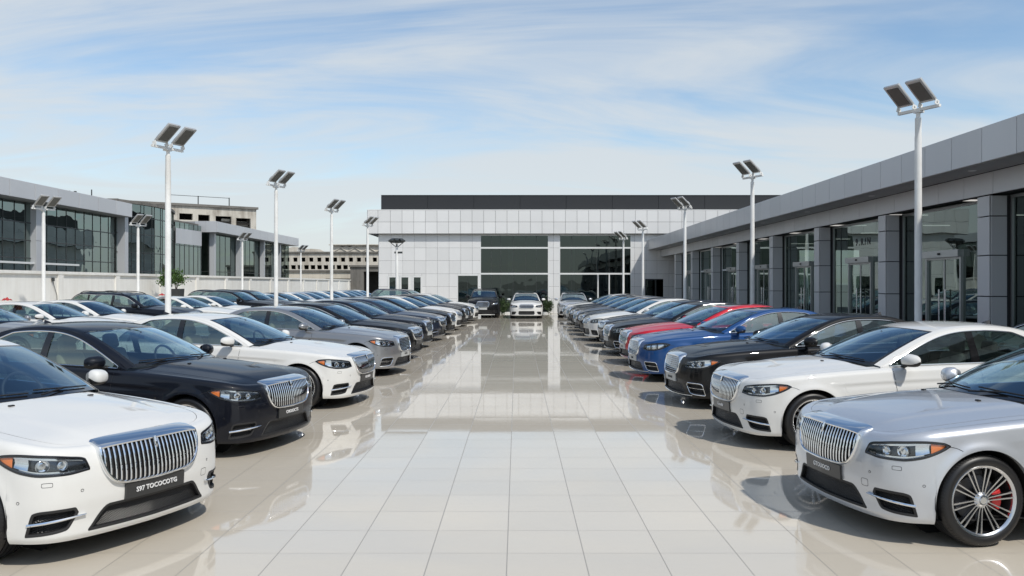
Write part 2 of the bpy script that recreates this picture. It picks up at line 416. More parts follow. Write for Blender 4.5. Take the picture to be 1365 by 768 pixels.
def build_car(kind='sedan', style='slat', text='', wheel='five', seats='seat_dark', sunroof=False, hero=True):
    """returns list of part specs (name, mesh, parent_index, loc, rot, level)"""
    key = (kind,)
    c = Car(kind); up = .0 if kind == 'sedan' else .12
    GWH = {'slat': .455, 'sport': .42}.get(style, .36)
    sp_t = style == 'sport'
    sh = lambda pts, dz=up: [(a, z+dz) for a, z in pts]
    fz = up
    hm_ = lambda pts: [(.525+(a-.54)*.86, b) for a, b in pts]; im_ = lambda pts: [(.605+(a-.64)*.86, b) for a, b in pts]
    HL_s0, HL_s1 = .525, .525+.76*.86
    HLu = Pch(hm_(sh([(.54, .672), (.57, .735), (.68, .757), (.9, .783), (1.1, .796), (1.24, .788), (1.30, .768)])))
    HLl = Pch(hm_(sh([(.54, .658), (.72, .642), (.9, .645), (1.05, .668), (1.18, .708), (1.26, .742), (1.30, .764)])))
    MIu = Pch(sh([(-.53, .232), (-.38, .385), (.38, .385), (.53, .232)] if not sp_t else [(-.47, .30), (-.43, .44), (.43, .44), (.47, .30)], fz*.6)); MIl = Pch(sh([(-.53, .225), (0, .222), (.53, .225)] if not sp_t else [(-.47, .29), (-.40, .235), (.40, .235), (.47, .29)], fz*.6)); MW = .53 if not sp_t else .47
    SIu = Pch(im_(sh([(.64, .372), (.665, .405), (.9, .402), (.97, .390), (1.01, .30), (1.03, .24)], fz*.6)))
    SIl = Pch(im_(sh([(.64, .367), (.73, .258), (.9, .240), (1.03, .235)], fz*.6)))
    SI0, SI1 = .605, .605+.39*.86
    HLp, MIp, SIp = outline(HLl, HLu, HL_s0, HL_s1, 60), outline(MIl, MIu, -MW, MW, 50), outline(SIl, SIu, SI0, SI1, 50)
    specs = []
    def add(name, mb, mats, parent=None, lvl=2, loc=(0, 0, 0), rot=(0, 0, 0), smooth=True, angle=35, paintslot=False, me=None):
        me = me or mb.mesh(name, mats, smooth, angle)
        specs.append(dict(name=name, me=me, parent=parent, lvl=lvl, loc=loc, rot=rot, paint=paintslot)); return len(specs)-1
    # ---------- body skin
    x1 = .37
    sa = np.arange(0, float(c.sx(x1)), .0125)
    xs = list(np.arange(x1, c.L-.42, .05))
    for xw in (c.xf, c.xr):
        xs = [v for v in xs if abs(v-xw) > c.ra+.012]
        xs += [xw-c.ra*math.cos(f) for f in np.linspace(0, math.pi, 37)]+[xw-c.ra-.0015, xw+c.ra+.0015]
    xs = sorted(xs); sb = c.sx(np.array(xs)); sr = np.arange(sb[-1]+.03, c.smax, .03)
    S = np.concatenate([sa, sb, sr, [c.smax]]); S = np.unique(S)
    S = np.concatenate([-S[::-1], S[1:]])
    X = c.px(np.abs(S)); zb = np.full(len(S), c.zbase)
    zb = zb-.012*(1-sstep(0, .5, X))
    for xw in (c.xf, c.xr):
        d = c.ra**2-(X-xw)**2; ar = d > -1e-4
        zb = np.where(ar, c.zw+np.sqrt(np.maximum(d, 0)), zb)
    zt = c.zs_s(S)
    nr = 50
    v = np.linspace(0, 1, nr)
    rows = zb[:, None]+(zt-c.rf-zb)[:, None]*v[None]
    ph = np.linspace(0, math.pi/2, 9)[1:]
    fil = (zt-c.rf)[:, None]+c.rf*np.sin(ph)[None]
    Z = np.concatenate([rows, fil], 1); SS = np.repeat(S[:, None], Z.shape[1], 1)
    P = c.P(SS, Z)
    ins = np.zeros(Z.shape, bool)
    for poly in (shrink(HLp, .013), shrink(SIp, .013)):
        ins |= poly_in(np.abs(SS), Z, poly)
    ins |= poly_in(SS, Z, shrink(MIp, .013))
    ins |= (np.abs(SS) < GWH*.80) & (Z > .60+up) & (not sp_t) & (Z < .74+up)
    full = ins[:-1, :-1] | ins[1:, :-1] | ins[:-1, 1:] | ins[1:, 1:]
    # inward strip on the top surface
    q = np.linspace(1, .9, 7)[1:]
    yy = P[:, -1, 1][:, None]*q[None]; xx = P[:, -1, 0][:, None]+0*yy
    Ti = np.stack([xx, yy, c.T(xx, yy)], -1)
    # bottom lip turned inwards
    lip = P[:, :1].copy(); lip[:, 0, 1] *= .955; lip[:, 0, 0] += np.where(X < .3, .03, 0); 
    PP = np.concatenate([lip, P, Ti], 1)
    mask = np.ones((len(S)-1, PP.shape[1]-1), bool); mask[:, 1:Z.shape[1]] = ~full
    mb = MB(); mb.grid(PP, 0, mask=mask)
    body = add('body', mb, [M['white']], None, 2, paintslot=True, angle=40)
    # ---------- under surface, wells
    mb = MB()
    xs_ = np.linspace(float(c.shx[0])+.03, c.W0+.05, 30); qq = np.linspace(-.93, .93, 25)
    kb = lambda x: .46*sstep(.7, 1.4, x)
    XX = xs_[:, None]+0*qq[None]; Y = c.ysh(xs_)[:, None]*qq[None]; XX = XX+kb(XX)*Y*Y
    mb.grid(np.stack([XX, Y, c.T(XX, Y)-.02], -1))
    tt = np.linspace(.05, 1, 60)*c.smax; pb = c.P(tt, c.zbase+.02, -.03)
    mb.grid(np.stack([pb*np.array([1, k, 1]) for k in np.linspace(-1, 1, 9)], 1))
    for xw in (c.xf, c.xr):
        for sg in (-1, 1):
            mb.lathe([(c.ra+.012, sg*.50), (c.ra+.012, sg*.915)], 20, 'y', 0, (xw, 0, c.zw), a0=-.3, a1=math.pi+.3)
            mb.lathe([(.0, sg*.50), (c.ra+.012, sg*.50)], 20, 'y', 0, (xw, 0, c.zw))
    mb.bb(c.xf+.5, c.W0+.15, -.75, .75, .25, .85)
    add('underbody', mb, [M['under']], None, 2)
    # ---------- hood
    mb = MB()
    xs_ = float(c.shx[0])+.035+(c.W0-.07-float(c.shx[0])-.035)*np.linspace(0, 1, 60)**1.3; qq = np.linspace(-.893, .893, 61)
    Y = c.ysh(xs_)[:, None]*qq[None]; XX = xs_[:, None]+0*Y; XX = XX+kb(XX)*Y*Y
    H = np.stack([XX, Y, c.T(XX, Y)], -1)
    e0 = H[:, :1].copy(); e0[..., 2] -= .02; e1 = H[:, -1:].copy(); e1[..., 2] -= .02
    H = np.concatenate([e0, H, e1], 1); l = H[-1:].copy(); l[..., 2] -= .02; H = np.concatenate([H, l], 0)
    mb.grid(H); hood = add('hood', mb, [M['white']], None, 2, paintslot=True)
    # washer jets
    mb = MB()
    for y in (-.35, .35):
        x0 = c.W0-.22+.3*y*y; addrbox(mb, (x0, y, float(c.T(np.array(x0), np.array(y)))+.004), (.03, .045, .012), .005, seg=2)
    add('washer_jets', mb, [M['blackmatt']], hood, 0)
    # cowl
    mb = MB()
    xs_ = np.linspace(c.W0-.075, c.W0+.03, 6); qq = np.linspace(-.95, .95, 31)
    Y = c.ysh(xs_+.3)[:, None]*qq[None]; XX = xs_[:, None]+.46*Y*Y
    zz = c.T(XX, Y)-.012
    mb.grid(np.stack([XX, Y, zz], -1)); add('cowl', mb, [M['blackmatt']], None, 1)
    # trunk lid
    if kind == 'sedan':
        mb = MB(); xs_ = np.linspace(c.B1-.03, c.L-.10, 24); qq = np.linspace(-.9, .9, 25)
        Y = c.ysh(xs_)[:, None]*qq[None]; XX = xs_[:, None]-.3*Y*Y*(1-sstep(c.B1, c.L-.2, xs_))[:, None]
        mb.grid(np.stack([XX, Y, c.T(XX, Y)], -1)); add('trunk_lid', mb, [M['white']], None, 2, paintslot=True)
    # ---------- canopy
    n = len(c.X); I = np.arange(n)
    qq = np.unique(np.concatenate([np.linspace(-1, -.86, 6), [-c.qg, c.qg, -c.qb, c.qb, -.72, .72], np.linspace(-.86, .86, 25), np.linspace(.86, 1, 6)]))
    Tp = c.canopy_top(I, qq); qm = (qq[1:]+qq[:-1])/2; Xm = (c.X[1:]+c.X[:-1])/2
    isw = (Xm[:, None] < c.W1) & (np.abs(qm)[None] < c.qg)
    isb = (Xm[:, None] > c.B0) & (np.abs(qm)[None] < c.qb)
    mb = MB(); rm = MB()
    sun = (Xm[:, None] > c.W1+.10) & (Xm[:, None] < c.W1+.85) & (np.abs(qm)[None] < .72)
    mi = np.where(sun & sunroof, 1, 0)
    rm.grid(Tp, 0, mask=~(isw | isb), mif=mi)
    # side frames
    zrail = c.rz; xr = c.rx
    zsb = c.zsh(xr)-.012; zbot = c.zsh(xr)+.022
    fe = np.clip((c.dlo_end-xr)/c.dlo_len, 0, 1)
    hmax = (zrail-.048)-zbot
    ztop = zbot+np.minimum(hmax, .42*fe**.62 if kind == 'sedan' else .6*fe**.5)
    ztop = np.maximum(ztop, zbot)
    has = (ztop-zbot) > .004
    def side(z, off=0.): return np.stack([xr+0*z, c.yg(xr, z)+off, z], -1)
    yr = c.ry
    def pt(z):
        w = np.clip((z-(zrail-.03))/.03, 0, 1)
        y = c.yg(xr, z)*(1-w)+yr*w
        return np.stack([xr, y, z], -1)
    low = np.stack([pt(zsb+(zbot-zsb)*k) for k in np.linspace(0, 1, 3)], 1)
    hi = np.stack([pt(ztop+(zrail-ztop)*k) for k in np.linspace(0, 1, 7)], 1)
    flip = np.array([1, -1, 1.])
    for sg in (1, -1):
        f = np.array([1, sg, 1.])
        rm.grid(low*f); rm.grid(hi*f)
    roof = add('roof', rm, [M['white'], M['blackgloss']], None, 2, paintslot=True, angle=50)
    # windshield with dark printed edge
    wi = np.where(c.X <= c.W1+1e-6)[0]; qw = np.unique(np.concatenate([np.linspace(-c.qg, c.qg, 31), [-.885, .885]]))
    W = c.canopy_top(wi, qw); W[..., 2] -= .003
    Xw = (c.X[wi][1:]+c.X[wi][:-1])/2; qm2 = (qw[1:]+qw[:-1])/2
    edge = (np.abs(qm2)[None] > .885) | (Xw[:, None] > c.W1-.045) | (Xw[:, None] < c.W0+.07)
    mb.grid(W, 0, mif=np.where(edge, 1, 0)); add('windshield', mb, [M['wind'], M['blackgloss']], None, 2)
    mb = MB(); bi = np.where(c.X >= c.B0-1e-6)[0]; qw = np.linspace(-c.qb, c.qb, 21)
    W = c.canopy_top(bi, qw); W[..., 2] -= .003; mb.grid(W); add('rear_window', mb, [M['side']], None, 2)
    # side windows, B pillar, chrome surround
    G = np.stack([side(zbot+(ztop-zbot)*k, -.006) for k in np.linspace(0, 1, 7)], 1)
    xm = (xr[1:]+xr[:-1])/2; hm = has[1:] | has[:-1]
    bp0, bp1 = c.bp
    for sg in (1, -1):
        f = np.array([1, sg, 1.])
        for nm, mk in (('front_side_window', (xm < bp0+.05) & hm), ('rear_side_window', (xm >= bp0+.05) & hm)):
            mb = MB(); mb.grid(G*f, 0, mask=np.repeat(mk[:, None], 6, 1)); add(nm, mb, [M['side']], None, 2)
        # pillar strips
        mb = MB()
        def strip(xa0, xb0, xa1, xb1, mi=0):
            zz0 = c.zsh(np.array([(xa0+xb0)/2]))[0]+.022
            k = np.linspace(0, 1, 8); zt_ = float(np.interp((xa1+xb1)/2, xr, ztop))
            z = zz0+(zt_-zz0)*k; xa = xa0+(xa1-xa0)*k; xb = xb0+(xb1-xb0)*k
            cols = []
            for fx in (0, .5, 1):
                x = xa+(xb-xa)*fx; cols.append(np.stack([x, c.yg(x, z)+.0015, z], -1))
            mb.grid(np.stack(cols, 1)*f, mi)
        strip(bp0, bp1, bp0+.01, bp1-.01); add('door_pillar', mb, [M['blackgloss']], None, 1); mb = MB()
        if kind == 'sedan': strip(3.80, 3.845, 3.74, 3.78)
        else: strip(3.75, 3.83, 3.72, 3.80)
        add('window_divider', mb, [M['blackgloss']], None, 1)
        mb = MB(); ii = np.where(has)[0]
        Z1 = ztop[ii]; Z0 = zbot[ii]; x_ = xr[ii]
        line = [(x, float(c.yg(np.array(x), np.array(z)))+.004, z) for x, z in zip(x_, Z1+.004)]
        line2 = [(x, float(c.yg(np.array(x), np.array(z)))+.005, z) for x, z in zip(x_[::-1], Z0[::-1]-.004)]
        pts = line+line2
        pts = [pts[0]]+[b for a, b in zip(pts[:-1], pts[1:]) if (Vector(a)-Vector(b)).length > .006]
        mb.tube([(p[0], p[1]*sg, p[2]) for p in pts], .0095, 6, closed=True, rz=.006)
        add('window_trim', mb, [M['chrome']], None, 2)
    # ---------- shut lines & door handles
    for sg in (1, -1):
        mb = MB()
        def vline(x0, xt, z0, z1): return [(float(c.sx(x0+(xt-x0)*sstep(.5, 1, k))), z0+(z1-z0)*k) for k in np.linspace(0, 1, 24)]
        zl = lambda x: float(c.zs_s(c.sx(np.array(x))))
        fd = 1.82 if kind == 'sedan' else 1.70
        ribbon(c, mb, vline(fd, fd-.03, c.zbase+.05, zl(fd)-.004), mirror=sg)
        ribbon(c, mb, vline(bp0+.09, bp0+.055, c.zbase+.05, zl(bp0)-.004), mirror=sg)
        rd = c.xr-.18
        ribbon(c, mb, [(float(c.sx(x)), z) for x, z in zip(np.interp(np.linspace(0, 1, 24), [0, .35, .7, 1], [c.xr-.62, c.xr-.46, rd-.05, rd+.05]), np.linspace(c.zbase+.05, zl(rd)-.004, 24))], mirror=sg)
        ribbon(c, mb, [(float(c.sx(x)), c.zbase+.05) for x in np.linspace(fd, c.xr-.62, 20)], mirror=sg)
        # bumper joint from headlamp tail to arch
        a0 = HLp[np.argmax(HLp[:, 0])]
        ribbon(c, mb, [(a0[0]-.01+(.10)*k, a0[1]-.004-.03*k*k) for k in np.linspace(0, 1, 10)], w=.004, mirror=sg)
        add('door_gap', mb, [M['blackmatt']], body, 1, smooth=True)
        for xh in (bp0-.14, c.xr-.33):
            mb = MB(); k = np.linspace(-1, 1, 15)
            sH = c.sx(xh+k*.10); zh = zl(xh)-.115+0*k
            p = c.P(sH*sg, zh, .012+.012*np.sqrt(np.maximum(1-k*k, 0)))
            mb.tube([tuple(a) for a in p], [max(.004, .016*math.sqrt(max(0, 1-kk*kk))) for kk in k], 8, rz=.009)
            add('door_handle', mb, [M['white']], None, 0, paintslot=True)
    # ---------- head lamps
    for sg in (1, -1):
        hb = MB()
        ring(c, hb, HLp, [(-.006, -.0015), (-.003, .003), (.007, .0035), (.015, .001), (.0155, -.004), (.016, -.05)], 0, sg)
        base = lambda a, z, o: c.P(a, z, o)
        patch(c, hb, HLl, HLu, HL_s0+.01, HL_s1-.01, 40, 8, -.045, 1, sg)
        # reflector trims
        chrome = MB()
        if style in ('slat', 'mesh', 'sport'):
            lo2 = lambda s_: HLl(s_)+.012; 
            for (a, b, w0, w1) in ((.56, 1.05, .76, .92), (.62, .99, .10, .20), (.93, 1.03, .2, .76)):
                tt = np.linspace(a, b, 24)[:, None]; ww = np.linspace(w0, w1, 3)[None]
                z = HLl(tt)+(HLu(tt)-HLl(tt))*ww
                chrome.grid(c.P(sg*tt+0*z, z, -.018+.006*np.sin(ww*9)))
        for (sc, zr, r) in ((.84, .46, .046), (.70, .48, .036)):
            ctr = c.P(np.array(sc*sg), HLl(sc)+(HLu(sc)-HLl(sc))*zr, -.03)
            nrm = (c.P(np.array(sc*sg), float(HLl(sc)), .1)-c.P(np.array(sc*sg), float(HLl(sc)), 0)); nrm /= np.linalg.norm(nrm)
            # lamp faces mostly forwards
            d = Vector(nrm)*.5+Vector((-1, 0, 0))*.5; d.normalize()
            qv = Vector((0, 0, 1)).rotation_difference(d).to_matrix()
            prof = [(0.001, .004), (r*.45, .003), (r*.55, -.008), (r*.8, -.004), (r*.95, .006), (r, .006), (r*1.02, -.02)]
            l = MB(); l.lathe(prof, 24, 'z'); 
            for vv in l.v: chrome.v.append(vv@np.array(qv).T+ctr)
            for ff in l.f: chrome.f.append(tuple(k+chrome.n for k in ff)); chrome.m.append(0)
            chrome.n += l.n
        if style == 'oval':
            for k in range(3):
                sc = .63+.15*k; tt = np.linspace(sc, sc+.115, 8)[:, None]; ww = np.linspace(.2, .85, 5)[None]
                z = HLl(tt)+(HLu(tt)-HLl(tt))*ww; chrome.grid(c.P(sg*tt+0*z, z, -.012+.02*(ww-.5)**2*4*-1+.0*tt))
        # lighting guide inside edge
        h_i = add('headlight', hb, [M['blackgloss'], M['lamphouse']], None, 2)
        add('reflector', chrome, [M['chrome']], h_i, 2)
        if style != 'oval':
            ob = MB(); tt = np.linspace(1.04, 1.150, 16)[:, None]; ww = np.linspace(.14, .84, 5)[None]
            z = HLl(tt)+(HLu(tt)-HLl(tt))*ww; ob.grid(c.P(sg*tt+0*z, z, -.010))
            add('turn_signal', ob, [M['orange']], h_i, 2)
        lb = MB(); patch(c, lb, HLl, HLu, HL_s0+.006, HL_s1-.006, 44, 10, .0, 0, sg, bulge=.007, inset=.005)
        add('lens', lb, [M['lens']], h_i, 1)
        # tail lamp
        if True:
            sT0, sT1 = c.smax-.95, c.smax-.35
            TLl = Pch([(sT0, .86+up), (sT0+.2, .76+up), (sT1, .76+up)]); TLu = Pch([(sT0, .87+up), (sT0+.15, .90+up), (sT1, .90+up)])
            tb = MB(); patch(c, tb, TLl, TLu, sT0, sT1, 30, 6, .004, 0, sg, bulge=.006); add('tail_light', tb, [M['redlamp']], None, 1)
    # ---------- intakes
    def intake(poly, lo, up_, s0, s1, sg, name, frame):
        mb = MB(); ring(c, mb, poly, [(-.006, -.0015), (-.003, .003), (.008, .003), (.015, .001), (.0155, -.004), (.016, -.05)], 1, sg)
        patch(c, mb, lo, up_, s0+.008, s1-.008, 40, 6, -.03, 0, sg)
        return add(name, mb, [M['mesh'], frame], None, 2)
    intake(MIp, MIl, MIu, -MW, MW, 1, 'lower_grille', M['blackmatt'])
    for sg in (1, -1):
        i_ = intake(SIp, SIl, SIu, SI0, SI1, sg, 'air_intake', M['blackmatt'])
        mb = MB(); k = np.linspace(0, 1, 14); dz = fz*.6
        if sp_t:
            p = c.P(sg*(.62+.20*k), .30+dz+0*k, -.01+0*k); mb.tube([tuple(a) for a in p], .008, 6)
        elif style in ('slat',):
            p = c.P(sg*(.555+.375*k), .352-.038*k+dz, .010-.012*k)
            mb.tube([tuple(a) for a in p], list(.003+.010*np.sin(np.clip(k*1.25, 0, 1)*math.pi*.5+.2)), 8, rz=.014)
        else:
            q1 = shrink(SIp, -.008); q1 = q1[::2]
            p = c.P(sg*q1[:, 0], q1[:, 1], .006)
            mb.tube([tuple(a) for a in p], .007, 6, closed=True)
            p = c.P(sg*(.64+.285*k), .335-.01*k+dz, .002)
            mb.tube([tuple(a) for a in p], .006, 6)
        add('intake_blade', mb, [M['chrome']], i_, 1)
    # chin splitter chrome (not on slat style)
    if style not in ('slat', 'sport'):
        mb = MB(); k = np.linspace(-1, 1, 40); p = c.P(.72*k, c.zbase+.012+.02*k*k, .006)
        mb.tube([tuple(a) for a in p], .008, 6); add('chin_strip', mb, [M['chrome']], None, 1)
    # sensors, washer and tow covers
    for sg in (1, -1):
        for s_, z_ in ((.58, .52), (.985, .47)):
            mb = MB(); a = np.linspace(0, 2*math.pi, 13)[:-1]
            rr = c.P(sg*(s_+.011*np.cos(a)), z_+up+.011*np.sin(a), .0012); r2 = c.P(sg*(s_+.008*np.cos(a)), z_+up+.008*np.sin(a), .0022)
            mb.grid(np.stack([rr, r2], 1), 0, closeu=True); add('parking_sensor', mb, [M['blackmatt']], body, 0)
        a = np.linspace(0, 2*math.pi, 25)[:-1]; ca, sa_ = np.sign(np.cos(a))*np.abs(np.cos(a))**.4, np.sign(np.sin(a))*np.abs(np.sin(a))**.4
        for nm_, s_, z_, w_, h_ in ((('washer_cover', .80, .585, .036, .016),) if sg == 1 else (('washer_cover', .80, .585, .036, .016), ('tow_cover', .53, .43, .034, .03))):
            mb = MB(); rr = c.P(sg*(s_+w_*ca), z_+up+h_*sa_, .0006); r2 = c.P(sg*(s_+(w_-.003)*ca), z_+up+(h_-.003)*sa_, .0012)
            mb.grid(np.stack([rr, r2], 1), 0, closeu=True); add(nm_, mb, [M['blackmatt']], body, 0)
    # ---------- grille
    gw = GWH
    zt0 = .820+up*1.15 if not sp_t else .790+up*1.1; zl0 = .515+up if not sp_t else .60+up
    def GP(a, z, o):
        a = np.asarray(a, float); z = np.asarray(z, float); a, z = np.broadcast_arrays(a, z)
        b = np.abs(a); x = c.px(b); y = c.py(b); tx = c.px(b, True); ty = c.py(b, True); l = np.hypot(tx, ty)
        nx = -ty/l; ny = tx/l; D = -.016+.056*np.clip((z-zl0)/(zt0-zl0), 0, 1.3)**1.6
        return np.stack([x+nx*(o-D), np.where(a < 0, -1, 1)*(y+ny*(o-D)), z+0*x], -1)
    gs = gw/.455; hgt = zt0-zl0
    if style == 'slat':
        gl = [(-1, .93), (-.985, .72), (-.95, .50), (-.88, .27), (-.76, .10), (-.55, .02), (0, 0), (.55, .02), (.76, .10), (.88, .27), (.95, .50), (.985, .72), (1, .93)]
        gu = [(-1, .935), (-.97, .96), (-.5, .995), (0, 1.0), (.5, .995), (.97, .96), (1, .935)]
    else:
        gl = [(-1, .6), (-.98, .40), (-.93, .20), (-.82, .07), (-.6, .0), (0, -.01), (.6, .0), (.82, .07), (.93, .20), (.98, .40), (1, .6)]
        gu = [(-1, .61), (-.985, .80), (-.93, .92), (-.8, .98), (0, 1), (.8, .98), (.93, .92), (.985, .80), (1, .61)]
    GL = Pch([(a*gw, zl0+b*hgt) for a, b in gl]); GU = Pch([(a*gw, zl0+b*hgt) for a, b in gu])
    Gp = outline(GL, GU, -gw, gw, 90)
    gb = MB()
    # chrome frame: deeper on top, sweeping back onto the hood
    qz = Gp[:, 1]; topw = sstep(.70, .95, (qz-zl0)/hgt)
    P = []
    for (d, o, dt, ot, dzt) in ((-.012, -.02, -.012, -.105, .024), (-.012, .004, -.012, -.06, .018), (-.008, .014, -.006, -.015, .008), (0, .020, 0, .014, 0), (.008, .020, .012, .020, 0), (.013, .012, .022, .014, 0), (.014, -.004, .024, -.004, 0)):
        dd = d+(dt-d)*topw; oo = o+(ot-o)*topw
        qv = shrink(Gp, 1.)-Gp
        qv = Gp+qv*dd[:, None]
        P.append(GP(qv[:, 0], qv[:, 1]+dzt*topw, oo))
    gb.grid(np.stack(P, 1), 0, closeu=True)
    patch(c, gb, GL, GU, -gw+.004, gw-.004, 60, 10, -.007, 1, 1, base=GP)
    gi = add('grille', gb, [M['chrome'], M['blackmatt']], None, 2)
    sb_ = MB()
    if style == 'slat':
        ns = 23
        for k in range(ns):
            a = -gw+.035+(2*gw-.07)*k/(ns-1); z0 = float(GL(a))+.008; z1 = float(GU(a))-.020
            zz = np.linspace(z0, z1, 9); w = .0072
            bow = .022*np.sin(np.linspace(.12, 1, 9)*math.pi*.92)
            P = np.stack([GP(a-w, zz, -.004), GP(a-w, zz, bow*.72), GP(a-w*.4, zz, bow), GP(a+w*.4, zz, bow), GP(a+w, zz, bow*.72), GP(a+w, zz, -.004)], 1)
            fm = np.ones((8, 5), int); fm[:, 1:4] = 0; sb_.grid(P, 0, mif=fm)
        # badge blade
        sb_.tube([tuple(a) for a in GP(0*np.linspace(0, 1, 5), np.linspace(zt0-.09, zt0-.005, 5), .022)], [.003, .011, .012, .011, .008], 8)
    else:
        ns = 17
        for k in range(ns):
            a = -gw+.03+(2*gw-.06)*k/(ns-1); z0 = float(GL(a))+.008; z1 = float(GU(a))-.012; zz = np.linspace(z0, z1, 5)
            sb_.tube([tuple(p) for p in GP(a+0*zz, zz, .004)], .0042, 4, cap=False)
        for k in range(9):
            z = zl0+hgt*(.1+.84*k/8); aa = np.linspace(-gw*.96, gw*.96, 13)
            aa = aa[(GL(aa) < z) & (GU(aa) > z)]
            if len(aa) > 2: sb_.tube([tuple(p) for p in GP(aa, z+0*aa, .004)], .0035, 4, cap=False)
    add('grille_bars', sb_, [M['chrome'], M['blackmatt']], gi, 2)
    # ---------- number plate
    pz = .447+up*.85; xp = float(c.P(np.array(0.), np.array(pz), 0.)[0])
    k = np.linspace(-.27, .27, 13) if style == 'slat' else np.linspace(-.24, .24, 13)
    mb = MB(); hh = .056
    zz = np.array([-hh, -hh, hh, hh])
    oo = np.array([-.01, .018, .018, -.01])
    Pp = np.stack([c.P(k*1., pz+z_+0*k, o_) for z_, o_ in zip(zz, oo)], 1)
    Pp[:, :, 0] = Pp[:, :, 0].mean(axis=0)[None]*.35+Pp[:, :, 0]*.65
    mb.grid(Pp); mb.add(Pp[0], [(0, 1, 2, 3)]); mb.add(Pp[-1], [(3, 2, 1, 0)])
    if not sp_t: pi_ = add('number_plate', mb, [M['plate'] if style == 'slat' else M['platewhite']], None, 2, smooth=False)
    if not sp_t: specs[-1]['platepos'] = (float(Pp[6, 1, 0])-.004, 0, pz)
    # ---------- mirrors
    for sg in (1, -1):
        mx = (1.95 if kind == 'sedan' else 1.80); mz = float(c.zsh(np.array(mx)))+.085; my = float(c.ysh(np.array(mx)))
        mb = MB(); ns = 18; ks = np.linspace(0, 1, ns)
        secs = []
        for kk in ks:
            y = my+.085+.225*kk
            rsc = (1-(abs(kk*2-1))**3.2)**.5*.98+.02
            hx = .085*rsc*(1-.28*kk); hz = .084*rsc*(1-.22*kk)
            cx = mx-.015+.045*kk*kk; cz = mz+.012-.006*kk
            a = np.linspace(0, 2*math.pi, 25)
            ca, sa_ = np.cos(a), np.sin(a)
            X_ = np.where(ca > 0, hx*.55*np.abs(ca)**.5, -hx*1.25*np.abs(ca)); Z_ = np.sign(sa_)*hz*np.abs(sa_)**.8
            secs.append(np.stack([cx+X_, np.full(25, y)*sg, cz+Z_], -1))
        Pm = np.stack(secs)
        am = np.linspace(0, 2*math.pi, 25); zrel = (np.sin(am[1:])+np.sin(am[:-1]))/2
        mif = np.repeat(np.where(zrel < -.45, 1, 0)[None], ns-1, 0)
        mb.grid(Pm, 0, mif=mif)
        mi_ = add('wing_mirror', mb, [M['white'], M['blackmatt']], None, 2, paintslot=True, angle=60)
        ab = MB(); ab.tube([(mx+.005, (my-.03)*sg, mz-.075), (mx, (my+.05)*sg, mz-.062), (mx-.005, (my+.13)*sg, mz-.03)], [.032, .026, .03], 10, rz=.02)
        add('mirror_arm', ab, [M['blackmatt']], mi_, 1)
        sb2 = MB(); kk = np.linspace(.06, .94, 10)
        sb2.tube([(mx-.015+.045*v*v-.078*1.2*(1-.28*v)*(1-abs(v*2-1)**3.2)**.5, (my+.085+.225*v)*sg, mz-.012) for v in kk], .004, 5)
        add('mirror_strip', sb2, [M['chrome']], mi_, 0)
        gb2 = MB(); a = np.linspace(0, 2*math.pi, 25)[:-1]
        gb2.add(np.stack([np.full(24, mx+.046), (my+.19+.088*np.sign(np.cos(a))*np.abs(np.cos(a))**.6)*sg, mz+.008+.058*np.sign(np.sin(a))*np.abs(np.sin(a))**.6], -1), [tuple(range(24))])
        add('mirror_glass', gb2, [M['chrome']], mi_, 1, smooth=False)
    # ---------- wipers
    for (y0, y1) in ((-.62, -.02), (.05, .66)):
        mb = MB(); ys = np.linspace(y0, y1, 12); Xp = c.W0+.05+.035*np.linspace(0, 1, 12)
        p = c.top(Xp, ys); p[:, 2] += .014
        mb.tube([tuple(a) for a in p], .007, 5); p0 = c.top(np.array([c.W0-.02, c.W0+.06]), np.array([y1, (y0+y1)/2]))
        p0[:, 2] += .02; mb.tube([tuple(a) for a in p0], .008, 5)
        add('wiper', mb, [M['blackmatt']], None, 0)
    # ---------- interior
    mb = MB(); zf = c.zbase+.10
    mb.bb(c.W0+.25, c.B1-.25, -.74, .74, zf, zf+.02)
    for sg in (-1, 1):
        xs2 = np.linspace(c.W0+.32, c.B1-.3, 20)
        P = np.stack([np.stack([xs2, (c.ysh(xs2)-.045)*sg, zf+0*xs2], -1), np.stack([xs2, (c.ysh(xs2)-.045)*sg, c.zsh(xs2)-.03], -1), np.stack([xs2, (c.ysh(xs2)-.008)*sg, c.zsh(xs2)+.012], -1)], 1)
        mb.grid(P)
    # dashboard
    dz = float(c.zsh(np.array(1.9)))
    yy = np.linspace(-.70, .70, 15); P = []
    for (x, z) in ((c.W0+.02, dz-.01), (c.W0+.22, dz+.015), (c.W0+.42, dz+.012), (c.W0+.60, dz-.03), (c.W0+.62, dz-.16), (c.W0+.55, dz-.5)):
        P.append(np.stack([x+.30*yy*yy*(1 if x < c.W0+.3 else .15), yy, z-.02*yy*yy+0*yy], -1))
    mb.grid(np.stack(P, 0))
    mb.bb(c.B0+.2, c.B1+.05, -.66, .66, dz-.03, dz)     # parcel shelf
    mb.bb(c.W0+.2, c.W0+.25, -.7, .7, .3, dz-.05); mb.bb(c.B1-.5, c.B1-.45, -.7, .7, .3, dz-.03)
    add('interior', mb, [M['dash']], None, 2, smooth=False)
    mb = MB(); sx0 = 2.51 if kind == 'sedan' else 2.4; h0 = .02+up*1.2
    a = np.linspace(0, 2*math.pi, 29)[:-1]; tilt = R(24)
    cx, cz = sx0-.42, dz+.02
    pts = [(cx+.185*math.sin(v)*math.sin(tilt), -.37+.185*math.cos(v), cz+.185*math.sin(v)*math.cos(tilt)) for v in a]
    mb.tube(pts, .015, 8, closed=True); mb.tube([(cx-.02, -.37-.17, cz), (cx-.03, -.37, cz-.01), (cx-.02, -.37+.17, cz)], .018, 6)
    mb.tube([(cx-.03, -.37, cz-.02), (cx-.2, -.37, cz-.06)], .04, 8)
